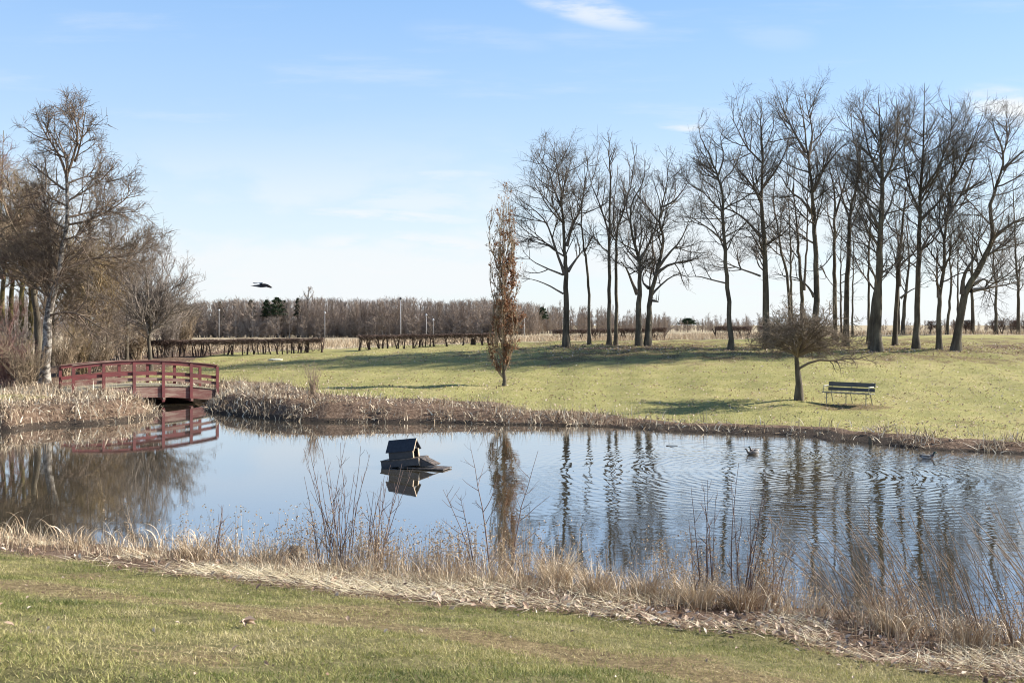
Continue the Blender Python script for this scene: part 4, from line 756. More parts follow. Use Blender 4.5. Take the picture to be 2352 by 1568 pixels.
# ------------------------------------------------------------------ far wood
rr = np.random.default_rng(600); protos = []
for k in range(8):
    st = [([(0, 0, 0), (rr.normal(0, .1), 0, 5), (rr.normal(0, .3), rr.normal(0, .3), 10)], .10, .03, .02)]
    lv = skeleton(rr, st, dict(l1=(2.2, 3.8), n1=3.4, a1=(18, 50), up1=.1, n2=1.1, f2=.5, n3=1.3, f3=.55, n4=0, shape='round', r3=.022, r4=.018, wig=.12, flare=False))
    protos.append([(P / 10, R / 10, l_) for P, R, kk, l_ in lv])
def wood(name, label, spots, mat_, seed):
    rr = np.random.default_rng(seed); mb = MB()
    for (x, y, z, h, wsc) in spots:
        a = rr.uniform(0, 6.28); ca, sa = math.cos(a), math.sin(a); pr = protos[rr.integers(0, 8)]; tone = rr.random()
        for P, R, l_ in pr:
            if l_ == 3 and wsc < .5: continue
            Pw = np.stack([(P[..., 0] * ca - P[..., 1] * sa) * wsc * h * 1.0 + x, (P[..., 0] * sa + P[..., 1] * ca) * wsc * h + y, P[..., 2] * h + z], -1)
            if l_ >= 1: Pw = Pw[:, ::2] if Pw.shape[1] > 5 else Pw[:, [0, Pw.shape[1] // 2, -1]]
            Rw = R[:, ::2] if (l_ >= 1 and R.shape[1] > 5) else (R[:, [0, R.shape[1] // 2, -1]] if l_ >= 1 else R)
            V, Q = tubes(Pw, np.maximum(Rw * h, .016), 3); mb.add(V, Q, var=np.clip(tone * .7 + .3 * rr.random() + (.1 if l_ == 0 else 0), 0, 1))
    return tag(mb.build(name, mat_, var=True), label, kind='stuff')
spots = []
for k in range(620):
    u = rr.uniform(380, 1240); D = rr.uniform(236, 300) if k > 200 else rr.uniform(234, 244); top = 697 - 6 * math.sin((u - 400) / 800 * 3.1) + 3 * math.sin(u / 31.) + rr.normal(0, 2.5); x = X(u, D); z = gz(x, D); h = Z(top, D) - z
    spots.append((x, D, z, h * rr.uniform(.93, 1.0), rr.uniform(.8, 1.15)))
for k in range(520):
    u = rr.uniform(380, 1240); D = rr.uniform(232, 246); x = X(u, D); z = gz(x, D); spots.append((x, D, z, rr.uniform(2.0, 5.0), rr.uniform(1.3, 2.2)))
wood('far_wood', 'brown leafless wood stretching behind the lamp posts', spots, M['twig_far'], 601)
spots = []
for k in range(300):
    u = rr.uniform(1195, 1530); D = rr.uniform(300, 350); top = 708 + (u - 1200) * .03 + (14 if rr.random() < .5 else 0) + rr.normal(0, 5) ; top += 10 * (u > 1420); x = X(u, D); z = gz(x, D); spots.append((x, D, z, Z(top, D) - z, rr.uniform(.5, .9)))
for k in range(150):
    u = rr.uniform(1500, 1760); D = rr.uniform(380, 430); top = 738 + rr.normal(0, 5) - 8 * (rr.random() < .2); x = X(u, D); z = gz(x, D); spots.append((x, D, z, Z(top, D) - z, rr.uniform(.7, 1.3)))
for k in range(90):
    u = rr.uniform(1990, 2400); D = rr.uniform(300, 380); top = 742 + rr.normal(0, 5) - 22 * (u > 2290) * rr.random(); x = X(u, D); z = gz(x, D); spots.append((x, D, z, Z(top, D) - z, rr.uniform(.7, 1.3)))
for k in range(170):
    u = rr.uniform(-200, 420); D = rr.uniform(120, 170); top = 690 + rr.normal(0, 14); x = X(u, D); z = gz(x, D); spots.append((x, D, z, Z(top, D) - z, rr.uniform(.7, 1.1)))
wood('distant_treeline', 'low distant line of bare trees along the horizon at the right', spots, M['twig_far'], 602)
# evergreen crowns above the wood
def conifer(label, u, D, top, wpx, seed):
    rr = np.random.default_rng(seed); x = X(u, D); z0 = gz(x, D); H = Z(top, D) - z0; root = empty('pine_tree', (x, D, z0), label, 'tree', 'dark evergreens above the far wood'); wd_ = 1.25 * wpx / FOC * D
    mb = MB(); mb.tube([(0, 0, 0), (0, 0, H * .55), (.05, 0, H)], [.22, .16, .03], 6); mb.build('trunk', M['far_trunk'], root, smooth=True)
    n = 2600; q = rr.random(n) ** .7; rad_ = wd_ * (1.0 - q * .75) * rr.random(n) ** .5 * .5 * (1 + .4 * np.sin(q * 25)); a = rr.uniform(0, 6.28, n)
    pts = np.column_stack([rad_ * np.cos(a), rad_ * np.sin(a), H * (.55 + .45 * q)]); V, Q, k = leaves(rr, pts, rr.uniform(.2, .6, n), .9, .5)
    mk('crown', V, Q, M['needle'], root, var=np.repeat(rr.random(n), k))
for i, (u, D, top, wpx, lab) in enumerate(((636, 236, 684, 34, 'largest dark evergreen crown, rising above the far wood under the bird'), (612, 238, 690, 20, 'small dark evergreen left of the largest one in the far wood'), (684, 238, 686, 14, 'narrow dark evergreen right of the largest one in the far wood'), (576, 240, 690, 18, 'brownish evergreen tip at the left of the evergreen group'),
        (652, 240, 691, 22, 'low evergreen crown leaning against the right of the largest one'), (1245, 300, 706, 26, 'dark evergreen in the wood between the slim leafy tree and the wide crowned tree'), (1580, 400, 731, 40, 'low round dark evergreen on the horizon left of the bare tree standing apart'), (505, 240, 694, 12, 'small evergreen tip above the first lamp post'))):
    conifer(lab, u, D, top, wpx, 620 + i)
D = 245; x = X(707, D); z0 = gz(x, D); rr = np.random.default_rng(640)
tree('tall_bare_tree', 'broken topped pale tree standing above the far wood', 'tree', None, (x, D, z0), [([(x, D, z0), (x, D, Z(700, D)), (x + .3, D, Z(662, D))], .25, .05, .6), ([(x, D, Z(690, D)), (x - 1.2, D, Z(668, D))], .12, .04, .3), ([(x, D, Z(692, D)), (x + 1.4, D, Z(672, D))], .12, .04, .3)],
     dict(l1=(1, 2.2), n1=3, n2=2.4, n3=2, n4=0, r3=.02, r4=.02, flare=False, a1=(20, 40)), M['far_trunk'], M['twig_far'], 641)

# ------------------------------------------------------------------ painted metal, wood
def plain(name, c1, c2, rough=.5, scale=6, metal=0.0, stretch=None, bmp=.003):
    m, t, b = new_mat(name); n_ = noise(t, scale, 5, .65, stretch=stretch)
    L(t, mixc(t, maprange(t, n_, .38, .66), c1, c2), b.inputs['Base Color']); b.inputs['Roughness'].default_value = rough; b.inputs['Metallic'].default_value = metal
    if bmp: bump(t, b, n_, bmp)
    return m
M['pole'] = plain('pole_steel', (.28, .27, .26), (.40, .39, .37), .5)
M['lamp_head'] = plain('lamp_white', (.48, .49, .50), (.40, .41, .42), .35)
M['lamp_dark'] = plain('lamp_dark', (.03, .03, .035), (.06, .06, .06), .5)
M['red'] = plain('red_paint', (.165, .034, .032), (.105, .028, .024), .55, 5, stretch=(.3, .3, 1))
M['red_worn'] = plain('worn_red_timber', (.15, .055, .045), (.27, .19, .14), .85, 3.5, stretch=(.35, .35, 2.2), bmp=.008)
M['deck'] = plain('deck_timber', (.26, .22, .15), (.34, .30, .19), .9, 7)
M['bench_slat'] = plain('bench_slat', (.058, .056, .054), (.10, .095, .088), .5, 5, stretch=(.3, 1, 1))
M['bench_seat'] = plain('bench_seat', (.26, .245, .19), (.15, .14, .11), .55, 9)
M['bench_frame'] = plain('bench_frame', (.30, .29, .22), (.22, .21, .16), .45, 9)
M['arm'] = plain('bench_arm', (.62, .60, .48), (.5, .48, .38), .6, 9)
M['dark_board'] = plain('dark_board', (.030, .031, .035), (.050, .048, .048), .6, 8, stretch=(.4, 1, 1))
M['roof_felt'] = plain('roof_felt', (.016, .020, .028), (.028, .033, .042), .75, 14)
M['bright_wood'] = plain('pale_wood', (.50, .38, .25), (.40, .29, .19), .75, 10)  # pale timber tone of the duck house trim boards
M['wet_wood'] = plain('wet_wood', (.030, .024, .018), (.16, .12, .09), .6, 12)
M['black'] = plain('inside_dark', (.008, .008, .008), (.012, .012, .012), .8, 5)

# ------------------------------------------------------------------ lamp posts
def lamp(u, D, top, label, head='lamp_head', r=.05, base=None):
    x = X(u, D); z0 = gz(x, D); H = Z(top, D) - z0; root = empty('lamp_post', (x, D, z0), label, 'lamp post', 'lamp posts in front of the far wood')
    mb = MB(); mb.tube([(0, 0, -.1), (0, 0, H * .3), (0, 0, H - .3)], [r * 1.6, r * 1.2, r], 8); mb.build('pole', M['pole'], root, smooth=True)
    mb = MB(); mb.tube([(0, 0, H - .32), (0, 0, H - .22), (0, 0, H - .02), (0, 0, H + .12)], [.08, .20, .22, .06], 10); mb.build('lamp_head', M[head], root, smooth=True)
lamp(503, 205, 711, 'lamp post nearest the spreading tree at the left of the far wood')
lamp(746, 205, 717, 'lamp post above the right end of the long hedge, by the gap')
lamp(979, 190, 722, 'short lamp post right of the tall dark headed one')
lamp(995, 200, 733, 'thin pole just right of the short lamp post', r=.035)
lamp(1204, 170, 727, 'lamp post directly right of the slim leafy brown tree')
lamp(920, 160, 684, 'tall post with a dark head above the middle hedge', 'lamp_dark', .07)

# ------------------------------------------------------------------ red bridge
ang = rad(38); ax = np.array((math.cos(ang), math.sin(ang))); cr = np.array((-math.sin(ang), math.cos(ang)))
C0 = np.array((X(340, 41.6), 41.6)); WID = 1.9
def along(u):      # parameter along the near rail whose direction passes survey column u
    k = (u - 1176) / FOC; return (k * C0[1] - C0[0]) / (ax[0] - k * ax[1])
posts = [along(u) for u in (167.5, 236.7, 306.6, 373.5, 437.5, 497.4)]; s_l, s_r = posts[0], posts[-1]
tops_v = [840, 833, 828.8, 828.8, 832.3, 839]
tz = [Z(v, (C0 + ax * s_)[1]) for s_, v in zip(posts, tops_v)]
cf = np.polyfit(posts, tz, 2); rz = lambda s_: float(np.polyval(cf, s_))
sm_ = (s_l + s_r) / 2; deck = lambda s_: rz(s_) - 1.05 - .0 * abs(s_ - sm_)
bo = np.array((*(C0 + ax * sm_), 0.0))
root = empty('footbridge', bo, 'arched red wooden footbridge over the dark inlet at the left', 'bridge')
def bp(s_, c_, z): return np.array((*(C0 + ax * s_ + cr * c_), z)) - bo
rz0 = rz
for side, c_ in ((0, 0.0), (1, WID)):
    rz = (lambda s_: rz0(s_) - .055) if side else rz0
    off = -.25 if side else 0
    for i, s_ in enumerate(posts):
        mb = MB(); zt = rz(s_) - .03; inset = -.075 if side == 0 else .075
        mb.bar(bp(s_, c_ + inset, max(deck(s_) - .66, .1 if 1 < i < 5 else deck(s_) - .5)), bp(s_, c_ + inset, zt - .02), .12, .07, (*cr, 0)); mb.build('post', M['red'], root)
    for nm, dz, hh, th_, mt in (('handrail', .0, .13, .05, 'red'), ('middle_rail', -.46, .135, .045, 'red'), ('lower_rail', -.715, .125, .045, 'red_worn'), ('side_beam', -1.06, .47, .07, 'red_worn')):
        mb = MB(); ns = 20
        for i in range(ns):
            a = s_l + (s_r - s_l) * i / ns; b2 = s_l + (s_r - s_l) * (i + 1) / ns
            if side == 1 and nm == 'side_beam': continue
            mb.bar(bp(a, c_, rz(a) + dz - hh / 2), bp(b2 + .004, c_, rz(b2) + dz - hh / 2), th_, hh)
        if mb.V: mb.build(nm, M[mt], root)
    mb = MB()
    for i in range(20):
        a = s_l - .04 + (s_r - s_l + .08) * i / 20; b2 = s_l - .04 + (s_r - s_l + .08) * (i + 1) / 20
        mb.bar(bp(a, c_, rz(a) + .018), bp(b2 + .003, c_, rz(b2) + .018), .15, .03)
    mb.build('rail_cap', M['red_worn'], root)
rz = rz0
for c_ in (WID,):
    mb = MB()
    for i in range(20):
        a = s_l + (s_r - s_l) * i / 20; b2 = s_l + (s_r - s_l) * (i + 1) / 20
        mb.bar(bp(a, c_, rz(a) - 1.06 - .235), bp(b2 + .004, c_, rz(b2) - 1.06 - .235), .07, .47)
    mb.build('side_beam', M['red_worn'], root)
mb = MB(); npl = 52
for i in range(npl):
    s_ = s_l - .15 + (s_r - s_l + .3) * (i + .5) / npl; w_ = (s_r - s_l + .3) / npl * .93; sl = (rz(s_ + .05) - rz(s_ - .05)) / .1
    d3 = np.array((*ax, sl)); d3 /= np.linalg.norm(d3); c3 = np.array((*cr, 0)); n3 = np.cross(d3, c3)
    mb.box(bp(s_, WID / 2, deck(s_) + .022), (w_, WID + .14, .04), np.stack([d3, c3, n3], 1))
mb.build('deck', M['deck'], root)
for s_ in posts[1:5]:
    mb = MB(); mb.bar(bp(s_, -.2, deck(s_) - .53), bp(s_, WID + .2, deck(s_) - .53), .10, .10); mb.build('cross_beam', M['red_worn'], root)

# ------------------------------------------------------------------ bench
pL = np.array((X(1899, 37.2), 37.2)); pR = np.array((X(1989, 36.2), 36.2)); dx = (pR - pL) / np.linalg.norm(pR - pL); ang_b = math.atan2(dx[1], dx[0]); cbx = (pL + pR) / 2; fr = np.array((dx[1], -dx[0])); cbx = cbx - fr * .25
zc = gz(*cbx); root = empty('park_bench', (cbx[0], cbx[1], zc), 'slatted park bench with dark back boards on the lawn right of the thorn tree', 'bench', None, ang_b)
# local: x along bench, -y to the front (towards the pond)
for (zb, zt, y0, y1) in ((.47, .595, .20, .235), (.63, .79, .245, .29)):
    mb = MB(); mb.box((0, (y0 + y1) / 2, (zb + zt) / 2), (1.78, .035, zt - zb), [[1, 0, 0], [0, math.cos(-.2), -math.sin(-.2)], [0, math.sin(-.2), math.cos(-.2)]]); mb.build('back_board', M['bench_slat'], root)
for j in range(4):
    mb = MB(); mb.box((0, -.27 + .125 * j, .425 - .005 * j), (1.82, .105, .035)); mb.build('seat_slat', M['bench_seat'], root)
for x_ in (-.75, 0, .75):
    mb = MB(); mb.tube([(x_, -.26, -.05), (x_, -.25, .40)], [.017, .017], 8); mb.build('leg', M['bench_frame'], root)
    mb = MB(); mb.tube([(x_, .34, -.05), (x_, .14, .40)], [.017, .017], 8); mb.build('leg', M['bench_frame'], root)
    mb = MB(); mb.bar((x_, -.30, .392), (x_, .15, .38), .035, .02); mb.tube([(x_, .14, .38), (x_, .21, .48), (x_, .30, .80)], [.016, .016, .016], 8); mb.build('bracket', M['bench_frame'], root)
for x_ in (-.86, .86):
    mb = MB(); mb.tube([(x_, -.27, .43), (x_, -.27, .60), (x_, -.22, .635), (x_, .2, .64)], [.013] * 4, 8); mb.build('arm_frame', M['bench_frame'], root)
    mb = MB(); mb.box((x_, -.06, .662), (.06, .40, .03)); mb.build('armrest', M['arm'], root)

# ------------------------------------------------------------------ floating duck house
D = 23.7; dx0, dz0 = X(935, D), 0.0
root = empty('duck_house', (dx0, D, 0), 'dark floating duck house with a ramp, tilted on the water', 'duck house', None, rad(-20)); root.rotation_euler = (0, rad(-7), rad(-20))
def rotx(a): c, s_ = math.cos(a), math.sin(a); return np.array([[1, 0, 0], [0, c, -s_], [0, s_, c]])
zp_ = .225
mb = MB(); mb.box((-.06, 0, .12), (.98, .50, .15)); mb.build('float', M['dark_board'], root)
mb = MB(); mb.box((-.06, 0, .208), (1.0, .53, .022)); mb.build('platform', M['wet_wood'], root)
mb = MB(); mb.box((.43, -.17, .12), (.012, .10, .17)); mb.box((.45, .20, .16), (.10, .012, .09)); mb.build('end_board', M['bright_wood'], root)
hx0, hx1, hw, hb, he, hr = -.36, .27, .17, .22, .42, .64
mb = MB(); mb.box(((hx0 + hx1) / 2, -hw, (hb + he) / 2), (hx1 - hx0, .018, he - hb)); mb.build('side_wall', M['dark_board'], root)
mb = MB(); mb.box(((hx0 + hx1) / 2, hw, (hb + he) / 2), (hx1 - hx0, .018, he - hb)); mb.build('side_wall', M['dark_board'], root)
mb = MB(); mb.add([(hx0, -hw, hb), (hx0, hw, hb), (hx0, hw, he), (hx0, 0, hr - .02), (hx0, -hw, he), (hx0 + .018, -hw, hb), (hx0 + .018, hw, hb), (hx0 + .018, hw, he), (hx0 + .018, 0, hr - .02), (hx0 + .018, -hw, he)],
    [[0, 1, 6, 5], [1, 2, 7, 6], [2, 3, 8, 7], [3, 4, 9, 8], [4, 0, 5, 9], [0, 4, 2, 1], [5, 6, 7, 9]], [[4, 3, 2], [9, 7, 8]]); mb.build('back_wall', M['dark_board'], root)
mb = MB(); x_ = hx1 - .02
mb.add([(x_, -hw, he), (x_, hw, he), (x_, 0, hr - .02), (x_ - .018, -hw, he), (x_ - .018, hw, he), (x_ - .018, 0, hr - .02)], [[0, 1, 4, 3], [1, 2, 5, 4], [2, 0, 3, 5]], [[0, 1, 2], [3, 5, 4]]); mb.build('gable', M['dark_board'], root)
for y_ in (-hw + .025, hw - .02):
    mb = MB(); mb.box((hx1 - .004, y_, (hb + he) / 2), (.02, .05, he - hb)); mb.build('door_post', M['bright_wood'], root)
mb = MB(); mb.box((hx1 - .10, 0, (hb + he) / 2), (.012, hw * 1.8, he - hb)); mb.build('inner_shade', M['black'], root)  # added black sheet in the doorway, stands for the shade inside
sl_a = math.atan2(hr - he + .04, hw + .05); ln_ = math.hypot(hr - he + .05, hw + .06)
for sg in (-1, 1):
    mb = MB(); R_ = rotx(-sg * sl_a) if sg > 0 else rotx(sl_a)
    mb.box(((hx0 + hx1) / 2, sg * (hw + .05) / 2, (hr + he - .03) / 2 + .01), (hx1 - hx0 + .10, ln_, .018), R_); mb.build('roof_panel', M['roof_felt'], root)
mb = MB(); mb.bar((hx1 + .055, -hw - .05, he - .035), (hx1 + .055, 0, hr + .005), .014, .026); mb.build('barge_board', M['bright_wood'], root)
mb = MB(); mb.bar((.43, -.0, .205), (.80, -.0, .0), .34, .022); mb.build('ramp', M['wet_wood'], root)
mb = MB()
for y_ in (-.17,): mb.add([(.43, y_, .2), (.79, y_, .005), (.43, y_, .0), (.43, y_ + .01, .2), (.79, y_ + .01, .005), (.43, y_ + .01, .0)], [[0, 3, 4, 1], [1, 4, 5, 2], [2, 5, 3, 0]], [[0, 1, 2], [3, 5, 4]])
mb.build('ramp_side', M['dark_board'], root)
mb = MB(); mb.box((.50, -.05, -.035), (1.15, .5, .025), [[math.cos(.12), 0, math.sin(.12)], [0, 1, 0], [-math.sin(.12), 0, math.cos(.12)]]); mb.build('base_plank', M['wet_wood'], root)

# ------------------------------------------------------------------ birds
def loft(path, rx, rz_, k=12):
    """elliptical sections along a spine in the x-z plane; returns verts, quads, tris"""
    P = np.asarray(path, float); T = norm(np.gradient(P, axis=0)); m = len(P); V = []
    for i in range(m):
        up = np.cross(T[i], (0, 1, 0)); up = -up if up[2] < 0 and abs(T[i][2]) < .9 else up; up = up / np.linalg.norm(up)
        for j in range(k):
            a = 2 * math.pi * j / k; V.append(P[i] + np.array((0, 1, 0)) * rx[i] * math.cos(a) + np.cross((0, 1, 0), T[i]) * -rz_[i] * math.sin(a))
    Q = [[i * k + j, i * k + (j + 1) % k, (i + 1) * k + (j + 1) % k, (i + 1) * k + j] for i in range(m - 1) for j in range(k)]
    V += [P[0], P[-1]]; Tt = [[(j + 1) % k, j, m * k] for j in range(k)] + [[(m - 1) * k + j, (m - 1) * k + (j + 1) % k, m * k + 1] for j in range(k)]
    return np.array(V), np.array(Q), np.array(Tt)
def feather(name, stops): 
    m, t, b = new_mat(name); g_ = t.nodes.new('ShaderNodeTexCoord'); s_ = t.nodes.new('ShaderNodeSeparateXYZ'); L(t, g_.outputs['Object'], s_.inputs[0])
    f = math_n(t, 'ADD', maprange(t, s_.outputs[0], -.25, .25, 0, 1, False), math_n(t, 'MULTIPLY', math_n(t, 'SUBTRACT', noise(t, 40, 3), .5), .05)); r_ = ramp(t, f, stops); r_.node.color_ramp.interpolation = 'CONSTANT' if False else 'LINEAR'
    L(t, r_, b.inputs['Base Color']); b.inputs['Roughness'].default_value = .5; return m
M['drake'] = feather('drake_plumage', [(0, (.02, .02, .02)), (.14, (.03, .03, .03)), (.2, (.30, .29, .28)), (.58, (.26, .25, .24)), (.66, (.10, .06, .04)), (.74, (.07, .04, .03)), (.80, (.008, .03, .02)), (1, (.01, .035, .02))])
M['hen'] = feather('hen_plumage', [(0, (.10, .075, .05)), (.5, (.12, .09, .06)), (.75, (.09, .07, .05)), (1, (.06, .045, .03))])
M['bill'] = plain('duck_bill', (.22, .20, .06), (.15, .13, .05), .4)
M['crow'] = plain('crow_feathers', (.007, .007, .010), (.02, .02, .026), .35, 30)
M['wing_grey'] = plain('duck_wing', (.12, .11, .10), (.06, .055, .05), .6, 30)
def duck(label, u, v, D, heading, mat_, sc=1.0):
    x = X(u, D); root = empty('duck', (x, D, 0), label, 'duck', 'ducks swimming on the pond', heading)
    path = [(-.235, 0, .075), (-.20, 0, .065), (-.14, 0, .05), (-.05, 0, .042), (.05, 0, .042), (.11, 0, .055), (.145, 0, .09), (.158, 0, .125), (.168, 0, .155), (.19, 0, .172), (.215, 0, .17), (.232, 0, .16)]
    rx = [.006, .03, .062, .078, .074, .058, .036, .025, .026, .031, .024, .010]; rz_ = [.006, .02, .045, .058, .056, .05, .036, .026, .028, .031, .024, .012]
    V, Q, T = loft(np.array(path) * sc, np.array(rx) * sc, np.array(rz_) * sc); mb = MB(); mb.add(V, Q, T); mb.build('body', mat_, root, smooth=True)
    V, Q, T = loft(np.array([(.228, 0, .160), (.25, 0, .156), (.275, 0, .152)]) * sc, np.array([.012, .012, .009]) * sc, np.array([.009, .005, .003]) * sc, 8); mb = MB(); mb.add(V, Q, T); mb.build('bill', M['bill'], root, smooth=True)
    for sg in (-1, 1):
        V, Q, T = loft(np.array([(.07, sg * .062, .06), (0, sg * .074, .072), (-.10, sg * .062, .078), (-.20, sg * .02, .085)]) * sc, np.array([.008, .016, .014, .003]) * sc, np.array([.015, .032, .024, .006]) * sc, 8); mb = MB(); mb.add(V, Q, T); mb.build('wing', M['wing_grey'], root, smooth=True)
duck('dark duck swimming left, nearer of the close pair', 1727, 1042, 26.0, rad(188), M['hen'], .82)
duck('dark duck seen from behind the nearer one of the close pair', 1732, 1036, 26.5, rad(205), M['drake'], .80)
duck('single drake with pale flank swimming right near the right frame edge', 2131, 1050, 25.2, rad(-6), M['drake'], .92)
# flying crow
D = 30; k_ = D / FOC / 25.0; cxc = np.array((X(600, D), D, Z(655, D)))
def cz(x, y, dy=0.0): return np.array(((x - 1130) * k_, dy, (650 - y) * k_))
root = empty('crow', cxc, 'black crow gliding low across the sky above the far wood', 'bird')
path = [cz(1420, 650, .05), cz(1330, 665, .03), cz(1230, 690, .0), cz(1100, 690, -.02), cz(980, 690, -.05), cz(880, 692, -.08), cz(790, 690, -.1), cz(700, 690, -.12), cz(580, 680, -.13)]
V, Q, T = loft(path, np.array([.02, .035, .05, .055, .05, .035, .028, .014, .003]) * 1.0, np.array([.35, .8, 1.1, 1.25, 1.05, .75, .55, .25, .06]) * 80 * k_, 10); mb = MB(); mb.add(V, Q, T); mb.build('body', M['crow'], root, smooth=True)
def wing(le, te, nm):
    n_ = len(le); Vt = np.array(le); Vb = np.array(te); mb = MB(); e = np.array((0, 0, .006)); V = np.concatenate([Vt, Vb, Vt + e, Vb + e * .4]); Q = []
    for i in range(n_ - 1): Q += [[i, i + 1, n_ + i + 1, n_ + i], [2 * n_ + i, 3 * n_ + i, 3 * n_ + i + 1, 2 * n_ + i + 1], [i, 2 * n_ + i, 2 * n_ + i + 1, i + 1], [n_ + i, n_ + i + 1, 3 * n_ + i + 1, 3 * n_ + i]]
    Q += [[0, n_, 3 * n_, 2 * n_], [n_ - 1, 3 * n_ - 1, 4 * n_ - 1, 2 * n_ - 1]]; mb.add(V, Q); mb.build(nm, M['crow'], root, smooth=False)
wing([cz(1080, 590, -.03), cz(1250, 575, -.1), cz(1420, 580, -.16), cz(1580, 615, -.2), cz(1720, 690, -.22), cz(1870, 800, -.22)], [cz(1120, 780, .02), cz(1250, 770, .04), cz(1400, 750, .05), cz(1560, 790, .0), cz(1700, 820, -.08), cz(1860, 806, -.2)], 'wing')
wing([cz(1150, 560, .03), cz(1180, 500, .10), cz(1000, 490, .2), cz(800, 500, .3), cz(600, 490, .36), cz(440, 474, .4)], [cz(1000, 600, .0), cz(1050, 560, .0), cz(940, 530, .08), cz(760, 545, .18), cz(600, 545, .28), cz(470, 492, .38)], 'wing')
mb = MB(); mb.add([cz(1300, 640, .0), cz(1500, 660, .16), cz(1520, 700, .2), cz(1300, 700, .06), cz(1300, 648, .0), cz(1500, 668, .16), cz(1520, 706, .2), cz(1300, 708, .06)], [[0, 1, 2, 3], [4, 7, 6, 5], [0, 4, 5, 1], [1, 5, 6, 2], [2, 6, 7, 3], [3, 7, 4, 0]]); mb.build('tail', M['crow'], root)

# ------------------------------------------------------------------ stones, stumps, sticks
M['stone'] = plain('stone', (.055, .05, .045), (.16, .145, .12), .8, 9, bmp=.01)
def rock(label, x, y, z, r, sq, seed, mat_='stone', name='stone'):
    rr = np.random.default_rng(seed); nu, nv = 20, 12; th_ = np.linspace(0, 2 * math.pi, nu, endpoint=False); ph = np.linspace(0, math.pi, nv); T_, P_ = np.meshgrid(th_, ph); d = np.stack([np.sin(P_) * np.cos(T_), np.sin(P_) * np.sin(T_), np.cos(P_)], -1)
    q = 1 + sum(.10 / (i * .6 + 1) * np.sin(d @ rr.normal(0, 1.6 * (i + 1), 3) + rr.uniform(0, 6)) for i in range(5)); V = (d * q[..., None] * r * np.array(sq)).reshape(-1, 3); idx = np.arange(nu * nv).reshape(nv, nu)
    Q = np.stack([idx[:-1], idx[1:], np.roll(idx[1:], -1, 1), np.roll(idx[:-1], -1, 1)], -1).reshape(-1, 4); o = mk(name, V, Q, M[mat_], smooth=True); o.location = (x, y, z); tag(o, label, 'stone' if name == 'stone' else name.replace('_', ' ')); return o
x_, y_ = wd(668, 1288, .03); rock('dark rounded stone in the shallows at the near water edge', x_, y_ + .35, .06, .17, (1.1, .9, .62), 1)
def curved(name, label, cat, pts, r0, r1, mat_, side=None):
    pts = np.asarray(pts, float); o = pts[0].copy(); root = empty(name, o, label, cat); P = spline(pts, 9); mb = MB(); mb.tube(P - o, np.linspace(r0, r1, 9), 7); mb.build('stem', M[mat_], root, smooth=True)
    for sd_ in side or []:
        mb = MB(); P = spline(sd_, 6); mb.tube(P - o, np.linspace(r1, r1 * .4, 6), 5); mb.build('branch', M[mat_], root, smooth=True)
x_, y_ = wd(1852, 995, .2); z_ = gz(x_, y_); curved('stump', 'dark slanting stump at the water edge below the thorn tree', 'stump', [(x_, y_, z_ - .05), (x_ - .08, y_, z_ + .14), (x_ - .16, y_, z_ + .26)], .05, .03, 'bark', [[(x_ - .12, y_, z_ + .2), (x_ - .2, y_, z_ + .4), (x_ - .22, y_, z_ + .5)]])
x_, y_ = wd(2001, 1000, .25); z_ = gz(x_, y_); curved('stump', 'short upright stump on the bank below the bench', 'stump', [(x_, y_, z_ - .05), (x_ - .02, y_, z_ + .12), (x_ - .05, y_, z_ + .22)], .06, .035, 'bark')
x_, y_ = wd(1540, 1024, 0); curved('stick', 'thin stick floating on the water between the tree reflections', 'stick', [(x_ - .12, y_, .01), (x_ + .05, y_, .015), (x_ + .2, y_, .01)], .012, .008, 'bark')
x_, y_ = wd(2030, 975, .35); z_ = gz(x_, y_); curved('fallen_branch', 'small forked branch lying on the lawn below the bench', 'branch', [(x_ - .3, y_ - .1, z_ + .03), (x_, y_, z_ + .06), (x_ + .4, y_ + .1, z_ + .16)], .018, .01, 'stem_pale', [[(x_, y_, z_ + .06), (x_ + .2, y_ - .2, z_ + .1), (x_ + .3, y_ - .4, z_ + .04)], [(x_ - .1, y_, z_ + .05), (x_ - .2, y_ + .3, z_ + .1), (x_ - .1, y_ + .5, z_ + .05)]])
x_, y_ = X(632, 57.5), 57.5; z_ = gz(x_, y_); rock('pale heap lying on the lawn in front of the long hedge', x_, y_, z_ + .03, .3, (1.3, .7, .35), 4, 'arm', 'earth_heap')
def big_leaf(label, u, v, zz, size, seed, n_=1):
    rr = np.random.default_rng(seed); x, y = wd(u, v, zz); z = gz(x, y); pts = np.array([(rr.normal(0, .015) * (n_ > 1), rr.normal(0, .015) * (n_ > 1), .035 + .008 * i) for i in range(n_)]); V, Q, k = leaves(rr, pts, np.full(n_, size) * rr.uniform(.8, 1.1, n_), .3, .4)
    o = mk('leaf', V, Q, M['litter'], var=np.repeat(rr.uniform(.4, .85, n_), k)); o.location = (x, y, z); tag(o, label, 'leaf', 'single large leaves on the near lawn')
big_leaf('crumpled pale pinkish leaf on the lawn, largest in the foreground', 566, 1449, 1.0, .13, 1, 3)
big_leaf('pale narrow leaf on the lawn in the foreground, below the crumpled pale one', 540, 1520, 1.2, .06, 2)
big_leaf('dark dry leaf at the bottom edge of the lawn in the centre', 1572, 1562, 1.35, .10, 3)
big_leaf('dry tan leaf near the bottom left corner', 20, 1478, 1.2, .07, 4)
big_leaf('tan leaf lying on the worn strip left of centre', 798, 1408, .85, .07, 5)
